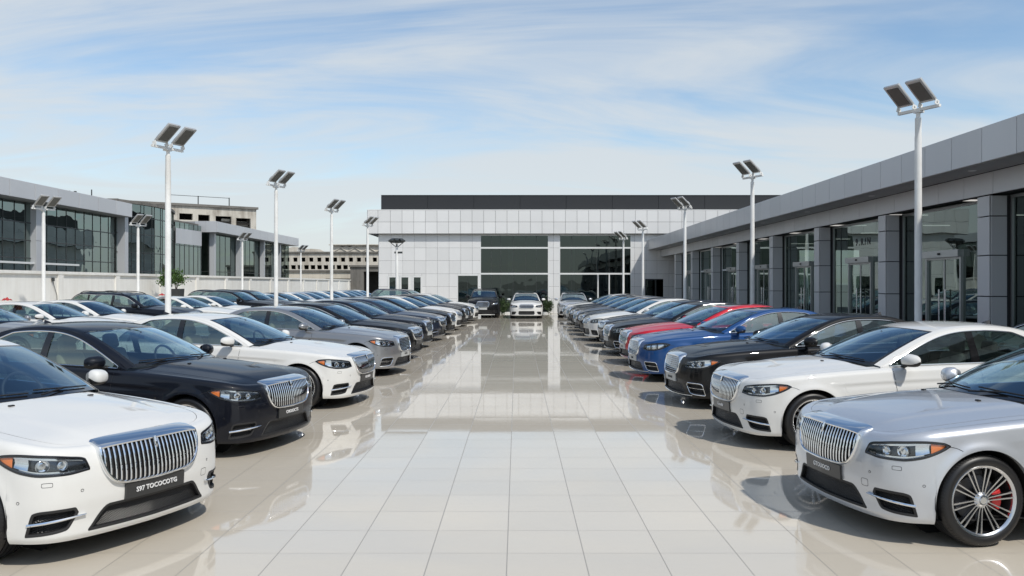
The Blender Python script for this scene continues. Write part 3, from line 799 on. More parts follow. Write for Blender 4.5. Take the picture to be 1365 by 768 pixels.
    add('steering_wheel', mb, [M['dash']], None, 1)
    for (xx_, yy_) in ((sx0, -.37), (sx0, .37)):
        mb = MB()
        addrbox(mb, (xx_, yy_, .46+h0), (.52, .50, .16), .06, 0, rotm('Y', -6))
        addrbox(mb, (xx_+.34, yy_, .80+h0), (.15, .48, .62), .065, 0, rotm('Y', 18), taper=(.85, .82))
        addrbox(mb, (xx_+.47, yy_, 1.19+h0), (.11, .26, .20), .05, 0, rotm('Y', 10), taper=(.9, .85))
        mb.bb(xx_+.42, xx_+.44, yy_-.06, yy_-.05, 1.0+h0, 1.14+h0); mb.bb(xx_+.42, xx_+.44, yy_+.05, yy_+.06, 1.0+h0, 1.14+h0)
        add('seat', mb, [M[seats]], None, 1)
    mb = MB(); xb = sx0+.95
    addrbox(mb, (xb, 0, .46+h0), (.5, 1.25, .16), .05); addrbox(mb, (xb+.36, 0, .78+h0), (.15, 1.25, .56), .05, 0, rotm('Y', 22))
    for y_ in (-.36, .36): addrbox(mb, (xb+.50, y_, 1.10+h0), (.09, .26, .15), .04, 0, rotm('Y', 12))
    add('rear_seat', mb, [M[seats]], None, 1)
    if style != 'slat' or True:
        mb = MB(); mb.add([(c.W0+.24, -.05, dz+.045), (c.W0+.24, .24, dz+.045), (c.W0+.43, .26, dz+.05), (c.W0+.43, -.04, dz+.05)], [(0, 1, 2, 3)])
        add('dash_paper', mb, [M['paper']], None, 1, smooth=False); specs[-1]['opt'] = 'paper'
    # interior rear view mirror
    mb = MB(); pm = c.top(np.array([c.W1-.16]), np.array([0.]))[0]
    addrbox(mb, (pm[0]+.03, 0, pm[2]-.07), (.025, .22, .06), .01, seg=2); mb.tube([(pm[0]+.02, 0, pm[2]-.07), (pm[0]-.02, 0, pm[2]-.005)], .012, 6)
    add('rear_view_mirror', mb, [M['blackmatt']], None, 1)
    # ---------- wheels
    for xw in (c.xf, c.xr):
        for sg in (-1, 1):
            wi_ = add('wheel', None, None, None, 2, loc=(xw, sg*.80, c.zw), rot=(0, random.uniform(0, 6.28), 0 if sg > 0 else math.pi), me=wheel_mesh(wheel, c.rw))
            if True: add('tyre', None, None, wi_, 2, me=tyre_mesh(c.rw))
            add('brake_disc', None, None, wi_, 1, me=disc_mesh())
            add('brake_caliper', None, None, wi_, 1, me=caliper_mesh(wheel), rot=(0, -specs[wi_]['rot'][1]+(0 if sg > 0 else math.pi), 0))
    if kind == 'suv':
        for sg in (-1, 1):
            mb = MB(); k = np.linspace(0, 1, 16); x = 2.45+1.7*k; y = np.interp(x, c.rx, c.ry)-.03; z = np.interp(x, c.rx, c.rz)+.025+.045*np.sin(k*math.pi)**.35
            mb.tube([(a, b*sg, d) for a, b, d in zip(x, y, z)], .014, 6); add('roof_rail', mb, [M['blackgloss']], None, 1)
    else:
        mb = MB(); p = c.top(np.array([3.64]), np.array([0.]))[0]
        mb.grid(np.array([[(p[0]-.08, 0, p[2]), (p[0]-.03, .0, p[2]+.03), (p[0]+.06, 0, p[2]+.055), (p[0]+.09, 0, p[2]-.02)]]+[[(p[0]-.10, y, p[2]-.01), (p[0]-.04, y, p[2]-.0), (p[0]+.05, y, p[2]-.0), (p[0]+.11, y, p[2]-.03)] for y in (.028,)]))
        mb.grid(np.array([[(p[0]-.08, 0, p[2]), (p[0]-.03, .0, p[2]+.03), (p[0]+.06, 0, p[2]+.055), (p[0]+.09, 0, p[2]-.02)]]+[[(p[0]-.10, y, p[2]-.01), (p[0]-.04, y, p[2]-.0), (p[0]+.05, y, p[2]-.0), (p[0]+.11, y, p[2]-.03)] for y in (-.028,)]))
        add('roof_antenna', mb, [M['blackgloss']], None, 0)
    return dict(specs=specs, car=c, style=style)

_cache = {}
def tyre_mesh(rw):
    if ('t', rw) in _cache: return _cache[('t', rw)]
    mb = MB(); r = rw; w = .122
    pr = [(.258, -w+.012), (.270, -w+.002), (.287, -w-.004), (.312, -w-.004), (r-.022, -w+.006), (r-.009, -w+.022), (r-.003, -w+.04)]
    for g in (-.055, -.02, .02, .055):
        pr += [(r-.001, g-.005), (r-.009, g-.004), (r-.009, g+.004), (r-.001, g+.005)]
    pr += [(r-.003, w-.04), (r-.009, w-.022), (r-.022, w-.006), (.312, w+.004), (.300, w+.0055), (.285, w+.004), (.270, w-.002), (.258, w-.012)]
    pr = [(a+(rw-.35)*(1 if a < r-.04 else 0)*.6, b) for a, b in pr]
    mb.lathe(pr, 72, 'y')
    # shoulder lugs
    for k in range(84):
        a = k*2*math.pi/84
        for sg in (-1, 1):
            rt = np.array(Matrix.Rotation(-a, 3, 'Y'))
            v = np.array([(r-.0135, sg*(w-.018), 0)])@rt.T
            mb.box(v[0], (.006, .022, .009), 0, rt@rotm('Z', sg*38))
    m = _cache[('t', rw)] = mb.mesh('tyre', [M['rubber']], True, 30); return m
def wheel_mesh(kind, rw=.35):
    if ('w', kind, rw) in _cache: return _cache[('w', kind, rw)]
    mb = MB(); g = 0.0; w = .122; R0 = .262+(rw-.35)*.6
    mb.lathe([(R0+.004, -w+.01), (R0-.012, -w+.02), (R0-.022, -.04), (R0-.022, .06), (R0-.014, w-.02)], 64, 'y', 1)
    mb.lathe([(R0-.018, w-.03), (R0-.016, w-.012), (R0-.006, w-.001), (R0+.004, w+.002), (R0+.008, w-.004), (R0+.004, w-.02)], 64, 'y', 0)
    mb.lathe([(.001, w-.010), (.024, w-.010), (.028, w-.018)], 24, 'y', 2)
    mb.lathe([(.028, w-.02), (.033, w-.014), (.046, w-.018), (.062, w-.032), (.066, w-.06)], 40, 'y', 0)
    for k in range(5):
        a = k*2*math.pi/5+.3; mb.lathe([(.0, w-.012), (.007, w-.012), (.008, w-.03)], 8, 'y', 2, (.048*math.cos(a), -.004, .048*math.sin(a)))
    sets = {'multi': (10, .0066, .010, .021), 'five': (5, .014, .020, .040), 'seven': (7, .010, .017, .030)}[kind]
    npair, hw, d0, d1 = sets
    for k in range(npair):
        a = k*2*math.pi/npair
        rt = np.array(Matrix.Rotation(-a, 3, 'Y'))
        for sg in (-1, 1):
            rr = np.array([.045, .09, .14, .19, .225, R0-.010]); yy = w-np.array([.022, .022, .017, .012, .008, .008])
            off = sg*(d0+(d1-d0)*(rr-.055)/.19); h = hw*(1+.25*(rr-.14)/.1)
            rowsP = []
            for i in range(6):
                rowsP.append([(rr[i], yy[i]-.034, off[i]-h[i]*.75), (rr[i], yy[i]-.006, off[i]-h[i]), (rr[i], yy[i], off[i]-h[i]*.72), (rr[i], yy[i], off[i]+h[i]*.72), (rr[i], yy[i]-.006, off[i]+h[i]), (rr[i], yy[i]-.034, off[i]+h[i]*.75)])
            mb.grid(np.array(rowsP)@rt.T, 0)
    m = _cache[('w', kind, rw)] = mb.mesh('wheel_rim', [M['rim'], M['rimdark'], M['chrome']], True, 32); return m
def disc_mesh():
    if 'd' in _cache: return _cache['d']
    mb = MB(); mb.lathe([(.001, .035), (.075, .035), (.078, .02), (.175, .02), (.178, .008), (.175, -.004), (.05, -.004)], 48, 'y')
    mb.lathe([(.05, -.06), (.222, -.06)], 32, 'y')
    m = _cache['d'] = mb.mesh('brake_disc', [M['disc']], True, 30); return m
def caliper_mesh(kind):
    k = 'red' if kind == 'multi' else 'grey'
    if ('c', k) in _cache: return _cache[('c', k)]
    mb = MB(); P = []
    for a in np.linspace(-.42, .42, 9):
        P.append([(r_*math.cos(a), y_, r_*math.sin(a)) for r_, y_ in ((.110, .03), (.115, .058), (.150, .064), (.19, .058), (.196, .03), (.19, -.02))])
    P = np.array(P)@rotm('Y', -2 if k == 'red' else -2).T
    P = P@np.array(Matrix.Rotation(0, 3, 'Y')).T
    mb.grid(P); mb.add(P[0], [tuple(range(6))]); mb.add(P[-1], [tuple(range(5, -1, -1))])
    m = _cache[('c', k)] = mb.mesh('brake_caliper', [M['caliper_red'] if k == 'red' else M['caliper']], True, 30); return m

def text_mesh(s, size, mat_, bold=.0, ext=.002):
    cu = bpy.data.curves.new('lettering', 'FONT'); cu.body = s; cu.size = size; cu.align_x = 'CENTER'; cu.align_y = 'CENTER'
    cu.extrude = ext; cu.offset = bold; cu.resolution_u = 2
    o = bpy.data.objects.new('tmp_text', cu); COL.objects.link(o)
    bpy.context.view_layer.update()
    me = bpy.data.meshes.new_from_object(o); bpy.data.objects.remove(o); me.materials.clear(); me.materials.append(mat_)
    me.name = 'lettering'; return me

def place_car(proto, name, nose, heading, color, label, cat, group, lvl=0, plate=None, platesize=.050, wheel=None, seats=None, caliper=None, paper=False):
    """nose=(x,y) of the front centre; heading = rotation of the car's back axis about z, degrees"""
    a = R(heading); mid = proto['car'].L/2
    root = bpy.data.objects.new(name, None); COL.objects.link(root); root.empty_display_size = .2
    root.location = (nose[0]+math.cos(a)*mid, nose[1]+math.sin(a)*mid, 0); root.rotation_euler = (0, 0, a)
    tag(root, label, cat, group)
    made = []
    for sp in proto['specs']:
        if sp['lvl'] < lvl or (sp.get('opt') == 'paper' and not paper): made.append(None); continue
        me = sp['me']
        if wheel and me.name.startswith('wheel_rim'): me = wheel_mesh(wheel, proto['car'].rw)
        if caliper and me.name.startswith('brake_caliper'): me = caliper_mesh('multi')
        o = bpy.data.objects.new(sp['name'], me); COL.objects.link(o)
        o.rotation_euler = sp['rot']
        if sp['parent'] is not None:
            o.parent = made[sp['parent']]; o.location = sp['loc']
        else:
            o.parent = root; o.location = (sp['loc'][0]-mid, sp['loc'][1], sp['loc'][2])
        if sp['paint'] and color != 'white':
            sl = o.material_slots[0]; sl.link = 'OBJECT'; sl.material = M[color]
        if seats and sp['name'] in ('seat', 'rear_seat'):
            sl = o.material_slots[0]; sl.link = 'OBJECT'; sl.material = M[seats]
        if 'platepos' in sp and plate and lvl < 2:
            tm = text_mesh(plate, platesize, M['letter'] if proto['style'] == 'slat' else M['blackmatt'], .0012)
            x, y, z = sp['platepos']; lt = bpy.data.objects.new('lettering', tm); COL.objects.link(lt); lt.parent = o
            lt.location = (x, 0, z); lt.rotation_euler = (R(90), 0, R(-90))
        made.append(o)
    return root
CLOUD_R, CLOUD_G, CLOUD_B = 3.98, 4.20, 4.34; SKY_STR = .148; SUN_STR = 2.8; EXPO = .25; CLOC = (9.1, -3.3, 0); CROT = -60; TILE_COL = (.615, .555, .462); TILE_SPEC = .55
# ================================================================== CAMERA, SKY, SUN
cam = bpy.data.cameras.new('camera'); cam_o = bpy.data.objects.new('camera', cam); COL.objects.link(cam_o)
cam.sensor_width = 36; cam.lens = 36*F/1365; cam_o.location = (0, 0, CAMH); cam_o.rotation_euler = (R(90), 0, 0)
cam.shift_x = -(VX-682.5)/1365; cam.shift_y = -(384-VY)/1365
cam.clip_end = 6000; cam.clip_start = .1
scene.camera = cam_o
scene.view_settings.view_transform = 'Standard'; scene.view_settings.look = 'None'
scene.view_settings.exposure = EXPO; scene.view_settings.gamma = 1
SUN = Vector((.50, -.62, .95)).normalized()
el = math.asin(SUN.z); az = math.atan2(SUN.x, SUN.y)
w = bpy.data.worlds.new('World'); scene.world = w; w.use_nodes = True
t = NT(w); bg = t.n['Background']
sky = t.node('ShaderNodeTexSky', sky_type='NISHITA'); sky.sun_disc = False
sky.sun_elevation = el; sky.sun_rotation = az
sky.air_density = 1.0; sky.dust_density = .7; sky.ozone_density = 1.6
tc = t.node('ShaderNodeTexCoord').outputs['Generated']
sp = t.node('ShaderNodeSeparateXYZ'); t.link(tc, sp.inputs[0])
zc = t.math('ADD', t.math('MAXIMUM', sp.outputs[2], 0.0), .20)
px = t.math('DIVIDE', sp.outputs[0], zc); py = t.math('DIVIDE', sp.outputs[1], zc)
cb = t.node('ShaderNodeCombineXYZ'); t.link(px, cb.inputs[0]); t.link(py, cb.inputs[1])
# thin streaky cirrus: stretched, warped noise
mp = t.node('ShaderNodeMapping'); t.link(cb.outputs[0], mp.inputs[0])
mp.inputs['Rotation'].default_value = (0, 0, R(CROT)); mp.inputs['Scale'].default_value = (.55, 1.6, 1); mp.inputs['Location'].default_value = CLOC
n1 = t.node('ShaderNodeTexNoise'); t.link(mp.outputs[0], n1.inputs['Vector'])
n1.inputs['Scale'].default_value = 1.1; n1.inputs['Detail'].default_value = 9; n1.inputs['Roughness'].default_value = .56; n1.inputs['Distortion'].default_value = 1.3
mp2 = t.node('ShaderNodeMapping'); t.link(cb.outputs[0], mp2.inputs[0])
mp2.inputs['Rotation'].default_value = (0, 0, R(CROT+14)); mp2.inputs['Scale'].default_value = (.25, .7, 1); mp2.inputs['Location'].default_value = (7.3, 2.2, 0)
n2 = t.node('ShaderNodeTexNoise'); t.link(mp2.outputs[0], n2.inputs['Vector'])
n2.inputs['Scale'].default_value = .55; n2.inputs['Detail'].default_value = 5; n2.inputs['Roughness'].default_value = .5; n2.inputs['Distortion'].default_value = .5
cl = t.math('ADD', t.math('MULTIPLY', n1.outputs['Fac'], .55), t.math('MULTIPLY', n2.outputs['Fac'], .55))
hz = t.math('SUBTRACT', 1.0, t.math('MINIMUM', t.math('MULTIPLY', t.math('MAXIMUM', sp.outputs[2], 0.0), 3.4), 1.0))
fac = t.node('ShaderNodeMapRange'); fac.inputs[1].default_value = .465; fac.inputs[2].default_value = .685
fac.interpolation_type = 'SMOOTHSTEP'
t.link(t.math('ADD', cl, t.math('MULTIPLY', hz, .17)), fac.inputs[0])
ff = t.math('MULTIPLY', fac.outputs[0], .86)
skc = t.mix(1.0, sky.outputs[0], (.84, .885, .875), 'MULTIPLY')
cmix = t.mix(ff, skc, (CLOUD_R, CLOUD_G, CLOUD_B))
t.link(cmix, bg.inputs[0]); bg.inputs[1].default_value = SKY_STR
sun = bpy.data.lights.new('sun', 'SUN'); sun.energy = SUN_STR; sun.angle = R(1.6); sun.color = (1, .955, .88)
so = bpy.data.objects.new('sun', sun); COL.objects.link(so); so.rotation_euler = SUN.to_track_quat('Z', 'Y').to_euler(); so.location = (20, -30, 50)
# ================================================================== SITE MATERIALS
def panel_mat(name, col, rough=.35, metal=.6, pu=(1.1, 1.1, 1.1), var=.06):
    m = mat(name, col, rough, metal); t = NT(m); g = t.geo()
    n = t.noise(g, .35, 4, .6)
    wn = t.node('ShaderNodeTexWhiteNoise'); t.link(t.node('ShaderNodeNewGeometry').outputs['Random Per Island'], wn.inputs['Vector'])
    wn.noise_dimensions = '1D'; t.link(t.node('ShaderNodeNewGeometry').outputs['Random Per Island'], wn.inputs['W'])
    k = t.math('ADD', t.math('MULTIPLY', wn.outputs['Value'], var), t.math('MULTIPLY', n, var))
    st = t.noise(t.map(g, (1.6, 1.6, .12)), 1.5, 5, .7)
    c = t.mix(k, tuple(v*.90 for v in col), tuple(min(1, v*1.12) for v in col))
    c = t.mix(t.math('MULTIPLY', t.math('SUBTRACT', 1.0, t.node('ShaderNodeMapRange').outputs[0]) if False else t.math('MULTIPLY', st, .22), 1.0), c, tuple(v*.70 for v in col))
    t.link(c, t.b.inputs['Base Color'])
    t.link(t.math('ADD', rough-.06, t.math('MULTIPLY', n, .14)), t.b.inputs['Roughness'])
    bp = t.bump(t.noise(g, .8, 1), .25, .02); t.link(bp, t.b.inputs['Normal'])
    return m
def concrete_mat(name, col, dark, scale=.6):
    m = mat(name, col, .85); t = NT(m); g = t.geo()
    a = t.noise(g, scale, 8, .65); b = t.noise(t.map(g, (1.3, 1.3, .10)), 1.6, 6, .7)
    f = t.math('MULTIPLY', t.math('ADD', a, b), .5)
    t.link(t.ramp(f, [(.38, dark), (.52, col), (.68, tuple(min(1, v*1.12) for v in col))]), t.b.inputs['Base Color'])
    t.link(t.bump(t.noise(g, 9, 6, .7), .35, .02), t.b.inputs['Normal']); return m
M['pan_white'] = panel_mat('panel_white', (.70, .70, .695), .34, .0, var=.5)
M['pan_grey'] = panel_mat('panel_grey', (.53, .535, .545), .36, .08, var=.45)
M['pan_fascia'] = panel_mat('panel_fascia', (.50, .508, .52), .32, .1, var=.45)
M['pan_left'] = panel_mat('panel_left', (.50, .51, .53), .34, .1, var=.45)
M['gap'] = mat('joint_dark', (.03, .03, .032), .8)
M['band'] = panel_mat('band_dark', (.018, .020, .023), .5, .0, var=.4)
M['soffit'] = mat('soffit', (.27, .275, .28), .5)
M['frame'] = mat('frame_metal', (.42, .43, .43), .35, .7)
M['framewhite'] = mat('frame_white', (.68, .69, .68), .4)
M['framedark'] = mat('frame_dark', (.05, .055, .055), .4, .3)
M['glass_b'] = glass_mat('building_glass', (.26, .33, .31), .13, 1.5, wavy=.004, gain=1., gcol=(.70, .82, .79))
M['glass_l'] = glass_mat('curtain_glass', (.22, .28, .26), .26, 1.5, wavy=.020, gain=.9, gcol=(.72, .85, .82))
M['glass_c'] = glass_mat('centre_glass', (.26, .33, .31), .085, 1.5, wavy=.012, gain=.9, gcol=(.55, .66, .62))
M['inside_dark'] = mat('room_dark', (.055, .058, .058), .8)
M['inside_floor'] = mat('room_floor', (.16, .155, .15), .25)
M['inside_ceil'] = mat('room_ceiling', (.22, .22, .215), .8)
M['wallpaint'] = concrete_mat('wall_paint', (.76, .75, .71), (.68, .66, .61), .35)
M['concrete'] = concrete_mat('old_concrete', (.50, .47, .41), (.26, .23, .19), .5)
M['concrete2'] = concrete_mat('pale_concrete', (.58, .54, .47), (.38, .34, .28), .35)
M['cream'] = concrete_mat('cream_render', (.62, .57, .48), (.50, .45, .37), .25)
M['greyc'] = concrete_mat('grey_concrete', (.16, .15, .135), (.09, .085, .075), .3)
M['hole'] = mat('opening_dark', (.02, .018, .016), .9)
M['pole'] = concrete_mat('pole_paint', (.74, .74, .72), (.60, .59, .56), 1.2)
M['lampframe'] = mat('lamp_housing', (.50, .50, .49), .4, .4)
M['lampface'] = mat('lamp_face', (.11, .11, .10), .45)
M['leaf'] = m = mat('leaf', (.05, .11, .02), .5); t = NT(m)
t.link(t.ramp(t.noise(t.geo(), 9, 2), [(.3, (.02, .055, .010)), (.7, (.09, .17, .03))]), t.b.inputs['Base Color'])
M['leafdark'] = m = mat('leaf_dark', (.03, .06, .02), .5); t = NT(m)
t.link(t.ramp(t.noise(t.geo(), 6, 2), [(.3, (.012, .03, .008)), (.7, (.06, .10, .03))]), t.b.inputs['Base Color'])
M['bark'] = mat('bark', (.09, .065, .045), .9)
M['planter'] = mat('planter_dark', (.03, .032, .034), .6)
M['redcloth'] = mat('red_cloth', (.38, .03, .03), .7)

# ------------------------------------------------------------------ tiled floor
TS = .559; FX0, FY0 = -.0707, 6.10
m = M['tiles'] = mat('floor_tile', (.5, .47, .42), .05, ior=1.52); t = NT(m); g = t.geo()
sp_ = t.node('ShaderNodeSeparateXYZ'); t.link(g, sp_.inputs[0])
ux = t.math('DIVIDE', t.math('SUBTRACT', sp_.outputs[0], FX0), TS); uy = t.math('DIVIDE', t.math('SUBTRACT', sp_.outputs[1], FY0), TS)
def edge(u, wdt):   # 1 in the joint
    f = t.math('ABSOLUTE', t.math('SUBTRACT', t.math('FRACT', t.math('ADD', u, .5)), .5))
    n = t.node('ShaderNodeMapRange'); t.link(f, n.inputs[0]); n.inputs[1].default_value = wdt*.5; n.inputs[2].default_value = wdt*1.1
    n.inputs[3].default_value = 1; n.inputs[4].default_value = 0; return n.outputs[0]
jx = edge(ux, .0085); jy = edge(uy, .0085)
cid = t.node('ShaderNodeCombineXYZ'); t.link(t.math('FLOOR', ux), cid.inputs[0]); t.link(t.math('FLOOR', uy), cid.inputs[1])
wn = t.node('ShaderNodeTexWhiteNoise'); wn.noise_dimensions = '3D'; t.link(cid.outputs[0], wn.inputs['Vector'])
big = t.noise(g, .35, 5, .6); fine = t.noise(t.map(g, (1, 3.5, 1)), 7, 5, .6)
TB = TILE_COL
c0 = t.mix(wn.outputs['Value'], tuple(v*.955 for v in TB), tuple(v*1.03 for v in TB))
c1 = t.mix(t.math('MULTIPLY', fine, .30), c0, tuple(v*.86 for v in TB))
smg = t.node('ShaderNodeMapRange'); t.link(big, smg.inputs[0]); smg.inputs[1].default_value = .48; smg.inputs[2].default_value = .75; smg.inputs[4].default_value = .22
c2 = t.mix(smg.outputs[0], c1, tuple(v*.72 for v in TB))
c3 = t.mix(t.math('MULTIPLY', jy, .60), c2, (.20, .19, .17)); c4 = t.mix(t.math('MULTIPLY', jx, .72), c3, (.20, .19, .17))
t.link(c4, t.b.inputs['Base Color'])
rr = t.math('ADD', t.math('ADD', .018, t.math('MULTIPLY', t.noise(g, 1.3, 6, .7), .045)), t.math('MULTIPLY', t.math('MAXIMUM', jx, jy), .4))
t.link(rr, t.b.inputs['Roughness'])
# each tile sits at its own very slight tilt
wn2 = t.node('ShaderNodeTexWhiteNoise'); wn2.noise_dimensions = '3D'
t.link(t.node('ShaderNodeVectorMath', operation='ADD').outputs[0] if False else cid.outputs[0], wn2.inputs['Vector'])
va = t.node('ShaderNodeVectorMath', operation='SUBTRACT'); t.link(wn2.outputs['Color'], va.inputs[0]); va.inputs[1].default_value = (.5, .5, .5)
vs = t.node('ShaderNodeVectorMath', operation='MULTIPLY'); t.link(va.outputs[0], vs.inputs[0]); vs.inputs[1].default_value = (.0022, .0030, 0)
vn = t.node('ShaderNodeVectorMath', operation='ADD'); t.link(vs.outputs[0], vn.inputs[0])
bpn = t.bump(t.noise(g, 2.2, 2), .22, .0012); t.link(bpn, vn.inputs[1])
nn = t.node('ShaderNodeVectorMath', operation='NORMALIZE'); t.link(vn.outputs[0], nn.inputs[0]); t.link(nn.outputs[0], t.b.inputs['Normal'])
t.b.inputs['Specular IOR Level'].default_value = TILE_SPEC
mb = MB(); mb.add([(-21, -25, 0), (10.05, -25, 0), (10.05, 57, 0), (-21, 57, 0)], [(0, 1, 2, 3)])
tag(obj('tiled_floor', mb.mesh('tiled_floor', [m], False)), kind='structure')
m = concrete_mat('ground_concrete', (.30, .29, .26), (.24, .23, .20), .05)
mb = MB(); mb.add([(-3000, -3000, -.004), (3000, -3000, -.004), (3000, 3000, -.004), (-3000, 3000, -.004)], [(0, 1, 2, 3)])
tag(obj('ground', mb.mesh('ground', [m], False)), kind='structure')

# ------------------------------------------------------------------ helpers
def thing(name, label, cat, loc=(0, 0, 0), rot=(0, 0, 0), group=None):
    o = bpy.data.objects.new(name, None); COL.objects.link(o); o.location = loc; o.rotation_euler = rot
    return tag(o, label, cat, group)
def panels(mb, o, u, nrm, cu, cz, th=.03, gap=.010, mi=0, holes=(), var=True):
    """rows of cladding panels; cu = joints along u, cz = joints in z, nrm = outward normal"""
    o = np.array(o, float); u = np.array(u, float); nrm = np.array(nrm, float)
    for a, b in zip(cu[:-1], cu[1:]):
        for z0, z1 in zip(cz[:-1], cz[1:]):
            rects = [(a, b, z0, z1)]
            for (ha, hb, hz0, hz1) in holes:
                new = []
                for (ra, rb, rz0, rz1) in rects:
                    if hb <= ra+1e-4 or ha >= rb-1e-4 or hz1 <= rz0+1e-4 or hz0 >= rz1-1e-4: new.append((ra, rb, rz0, rz1)); continue
                    if ha > ra: new.append((ra, ha, rz0, rz1))
                    if hb < rb: new.append((hb, rb, rz0, rz1))
                    xa, xb = max(ra, ha), min(rb, hb)
                    if hz0 > rz0: new.append((xa, xb, rz0, hz0))
                    if hz1 < rz1: new.append((xa, xb, hz1, rz1))
                rects = new
            for (ra, rb, rz0, rz1) in rects:
                ra, rb, rz0, rz1 = ra+gap/2, rb-gap/2, rz0+gap/2, rz1-gap/2
                if rb-ra < .02 or rz1-rz0 < .02: continue
                P = lambda s_, z_, d_: o+u*s_+np.array([0, 0, z_])+nrm*d_
                bv = .006
                v = [P(ra, rz0, 0), P(rb, rz0, 0), P(rb, rz1, 0), P(ra, rz1, 0),
                     P(ra, rz0, th-bv), P(rb, rz0, th-bv), P(rb, rz1, th-bv), P(ra, rz1, th-bv),
                     P(ra+bv, rz0+bv, th), P(rb-bv, rz0+bv, th), P(rb-bv, rz1-bv, th), P(ra+bv, rz1-bv, th)]
                mb.add(v, [(8, 9, 10, 11), (0, 1, 5, 4), (1, 2, 6, 5), (2, 3, 7, 6), (3, 0, 4, 7), (4, 5, 9, 8), (5, 6, 10, 9), (6, 7, 11, 10), (7, 4, 8, 11)], mi)
def ar(a, b, st):
    n = max(1, int(round((b-a)/st))); return list(np.linspace(a, b, n+1))
def part(name, mb, mats, parent, smooth=False): return obj(name, mb.mesh(name, mats, smooth), parent)

# ================================================================== CENTRE SHOWROOM (faces the camera)
YF = 56.0; KPX = YF/1110.
px2x = lambda px: (px-VX)*KPX; py2z = lambda py: CAMH+(VY-py)*KPX
b = thing('showroom_building', 'long white panelled showroom with a dark roof band at the end of the forecourt', 'building', (0, YF, 0))
xl, xr_ = px2x(505), 19.0
ztop_f, zmid, zband = py2z(281), py2z(312), py2z(260)
dep = 22.0
def loc(mb): mb.v = [v-np.array([0, YF, 0]) for v in mb.v]; return mb
cw = [(px2x(610), px2x(637.5), 0.02, py2z(366)), (px2x(640.5), px2x(731), 0.02, zmid-.03), (px2x(746), px2x(841), 0.02, zmid-.03),
      (px2x(860), px2x(884), 0.02, py2z(372)), (px2x(518), px2x(562), 0.02, py2z(368))]
# structural shell behind the cladding
mb = MB()
mb.bb(xl+.05, xl+.35, YF+.06, YF+dep, 0, ztop_f-.1); mb.bb(xr_-.3, xr_, YF+.06, YF+dep, 0, ztop_f-.1)
mb.bb(xl+.05, xr_, YF+dep-.3, YF+dep-.003, 0, ztop_f-.1); mb.bb(xl+.05, xr_, YF+.02, YF+dep, ztop_f-.12, ztop_f-.02)
def wallcut(mb, x0, x1, y, th, z0, z1, holes, mi=0):
    xs = sorted({x0, x1}|{h[0] for h in holes}|{h[1] for h in holes}); 
    for a, c in zip(xs[:-1], xs[1:]):
        hs = sorted([(h[2], h[3]) for h in holes if h[0] <= a+1e-5 and h[1] >= c-1e-5]); z = z0
        for h0, h1 in hs:
            if h0 > z+.001: mb.bb(a, c, y, y+th, z, h0, mi)
            z = max(z, h1)
        if z < z1: mb.bb(a, c, y, y+th, z, z1, mi)
wallcut(mb, xl+.06, xr_, YF+.004, .05, 0, zmid-.01, cw)
mb.bb(xl-.68, xr_, YF-.346, YF-.02, zmid+.03, ztop_f-.02)
part('structure_wall', loc(mb), [M['gap']], b)
mb = MB(); jl = [xl]+[px2x(505+15.45*i+1) for i in range(1, 24)]+ar(px2x(505+15.45*24), xr_, .78)[0:]
jl = sorted(set(round(v, 4) for v in jl)); jl = [v for i, v in enumerate(jl) if i == 0 or v-jl[i-1] > .15]
zj = [0, py2z(398), py2z(382), py2z(365), py2z(347.5), py2z(330.5), zmid]
panels(mb, (0, YF, 0), (1, 0, 0), (0, -1, 0), jl, zj, holes=cw)
zside = zj
part('cladding', loc(mb), [M['pan_white']], b); mb = MB()
panels(mb, (xl, YF, 0), (0, 1, 0), (-1, 0, 0), ar(.02, dep, .78), zside)
part('cladding', loc(mb), [M['pan_white']], b)
mb = MB()
panels(mb, (0, YF-.35, 0), (1, 0, 0), (0, -1, 0), [xl-.70]+jl[0:], [zmid, (zmid+ztop_f)/2, ztop_f], gap=.016)
panels(mb, (xl-.70, YF-.35, 0), (0, 1, 0), (-1, 0, 0), ar(0, dep, .8), [zmid, (zmid+ztop_f)/2, ztop_f])
mb.bb(xl-.72, xr_, YF-.37, YF+dep, ztop_f+.004, ztop_f+.05)
part('fascia', loc(mb), [M['pan_white']], b)
mb = MB(); mb.bb(xl-.68, xr_, YF-.33, YF+.05, zmid-.012, zmid+.02); part('soffit', loc(mb), [M['framedark']], b)
mb = MB(); panels(mb, (0, YF+.5, 0), (1, 0, 0), (0, -1, 0), ar(px2x(507)+0, xr_, 3.1), [ztop_f+.05, zband], gap=.02)
panels(mb, (px2x(507), YF+.5, 0), (0, 1, 0), (-1, 0, 0), ar(0, dep-1, 3.0), [ztop_f+.05, zband], gap=.02)
mb.bb(px2x(507), xr_, YF+.5, YF+dep-.6, ztop_f+.051, zband-.03); mb.bb(px2x(506.5), xr_+.02, YF+.45, YF+dep-.5, zband+.002, zband+.05)
part('roof_band', loc(mb), [M['band']], b)
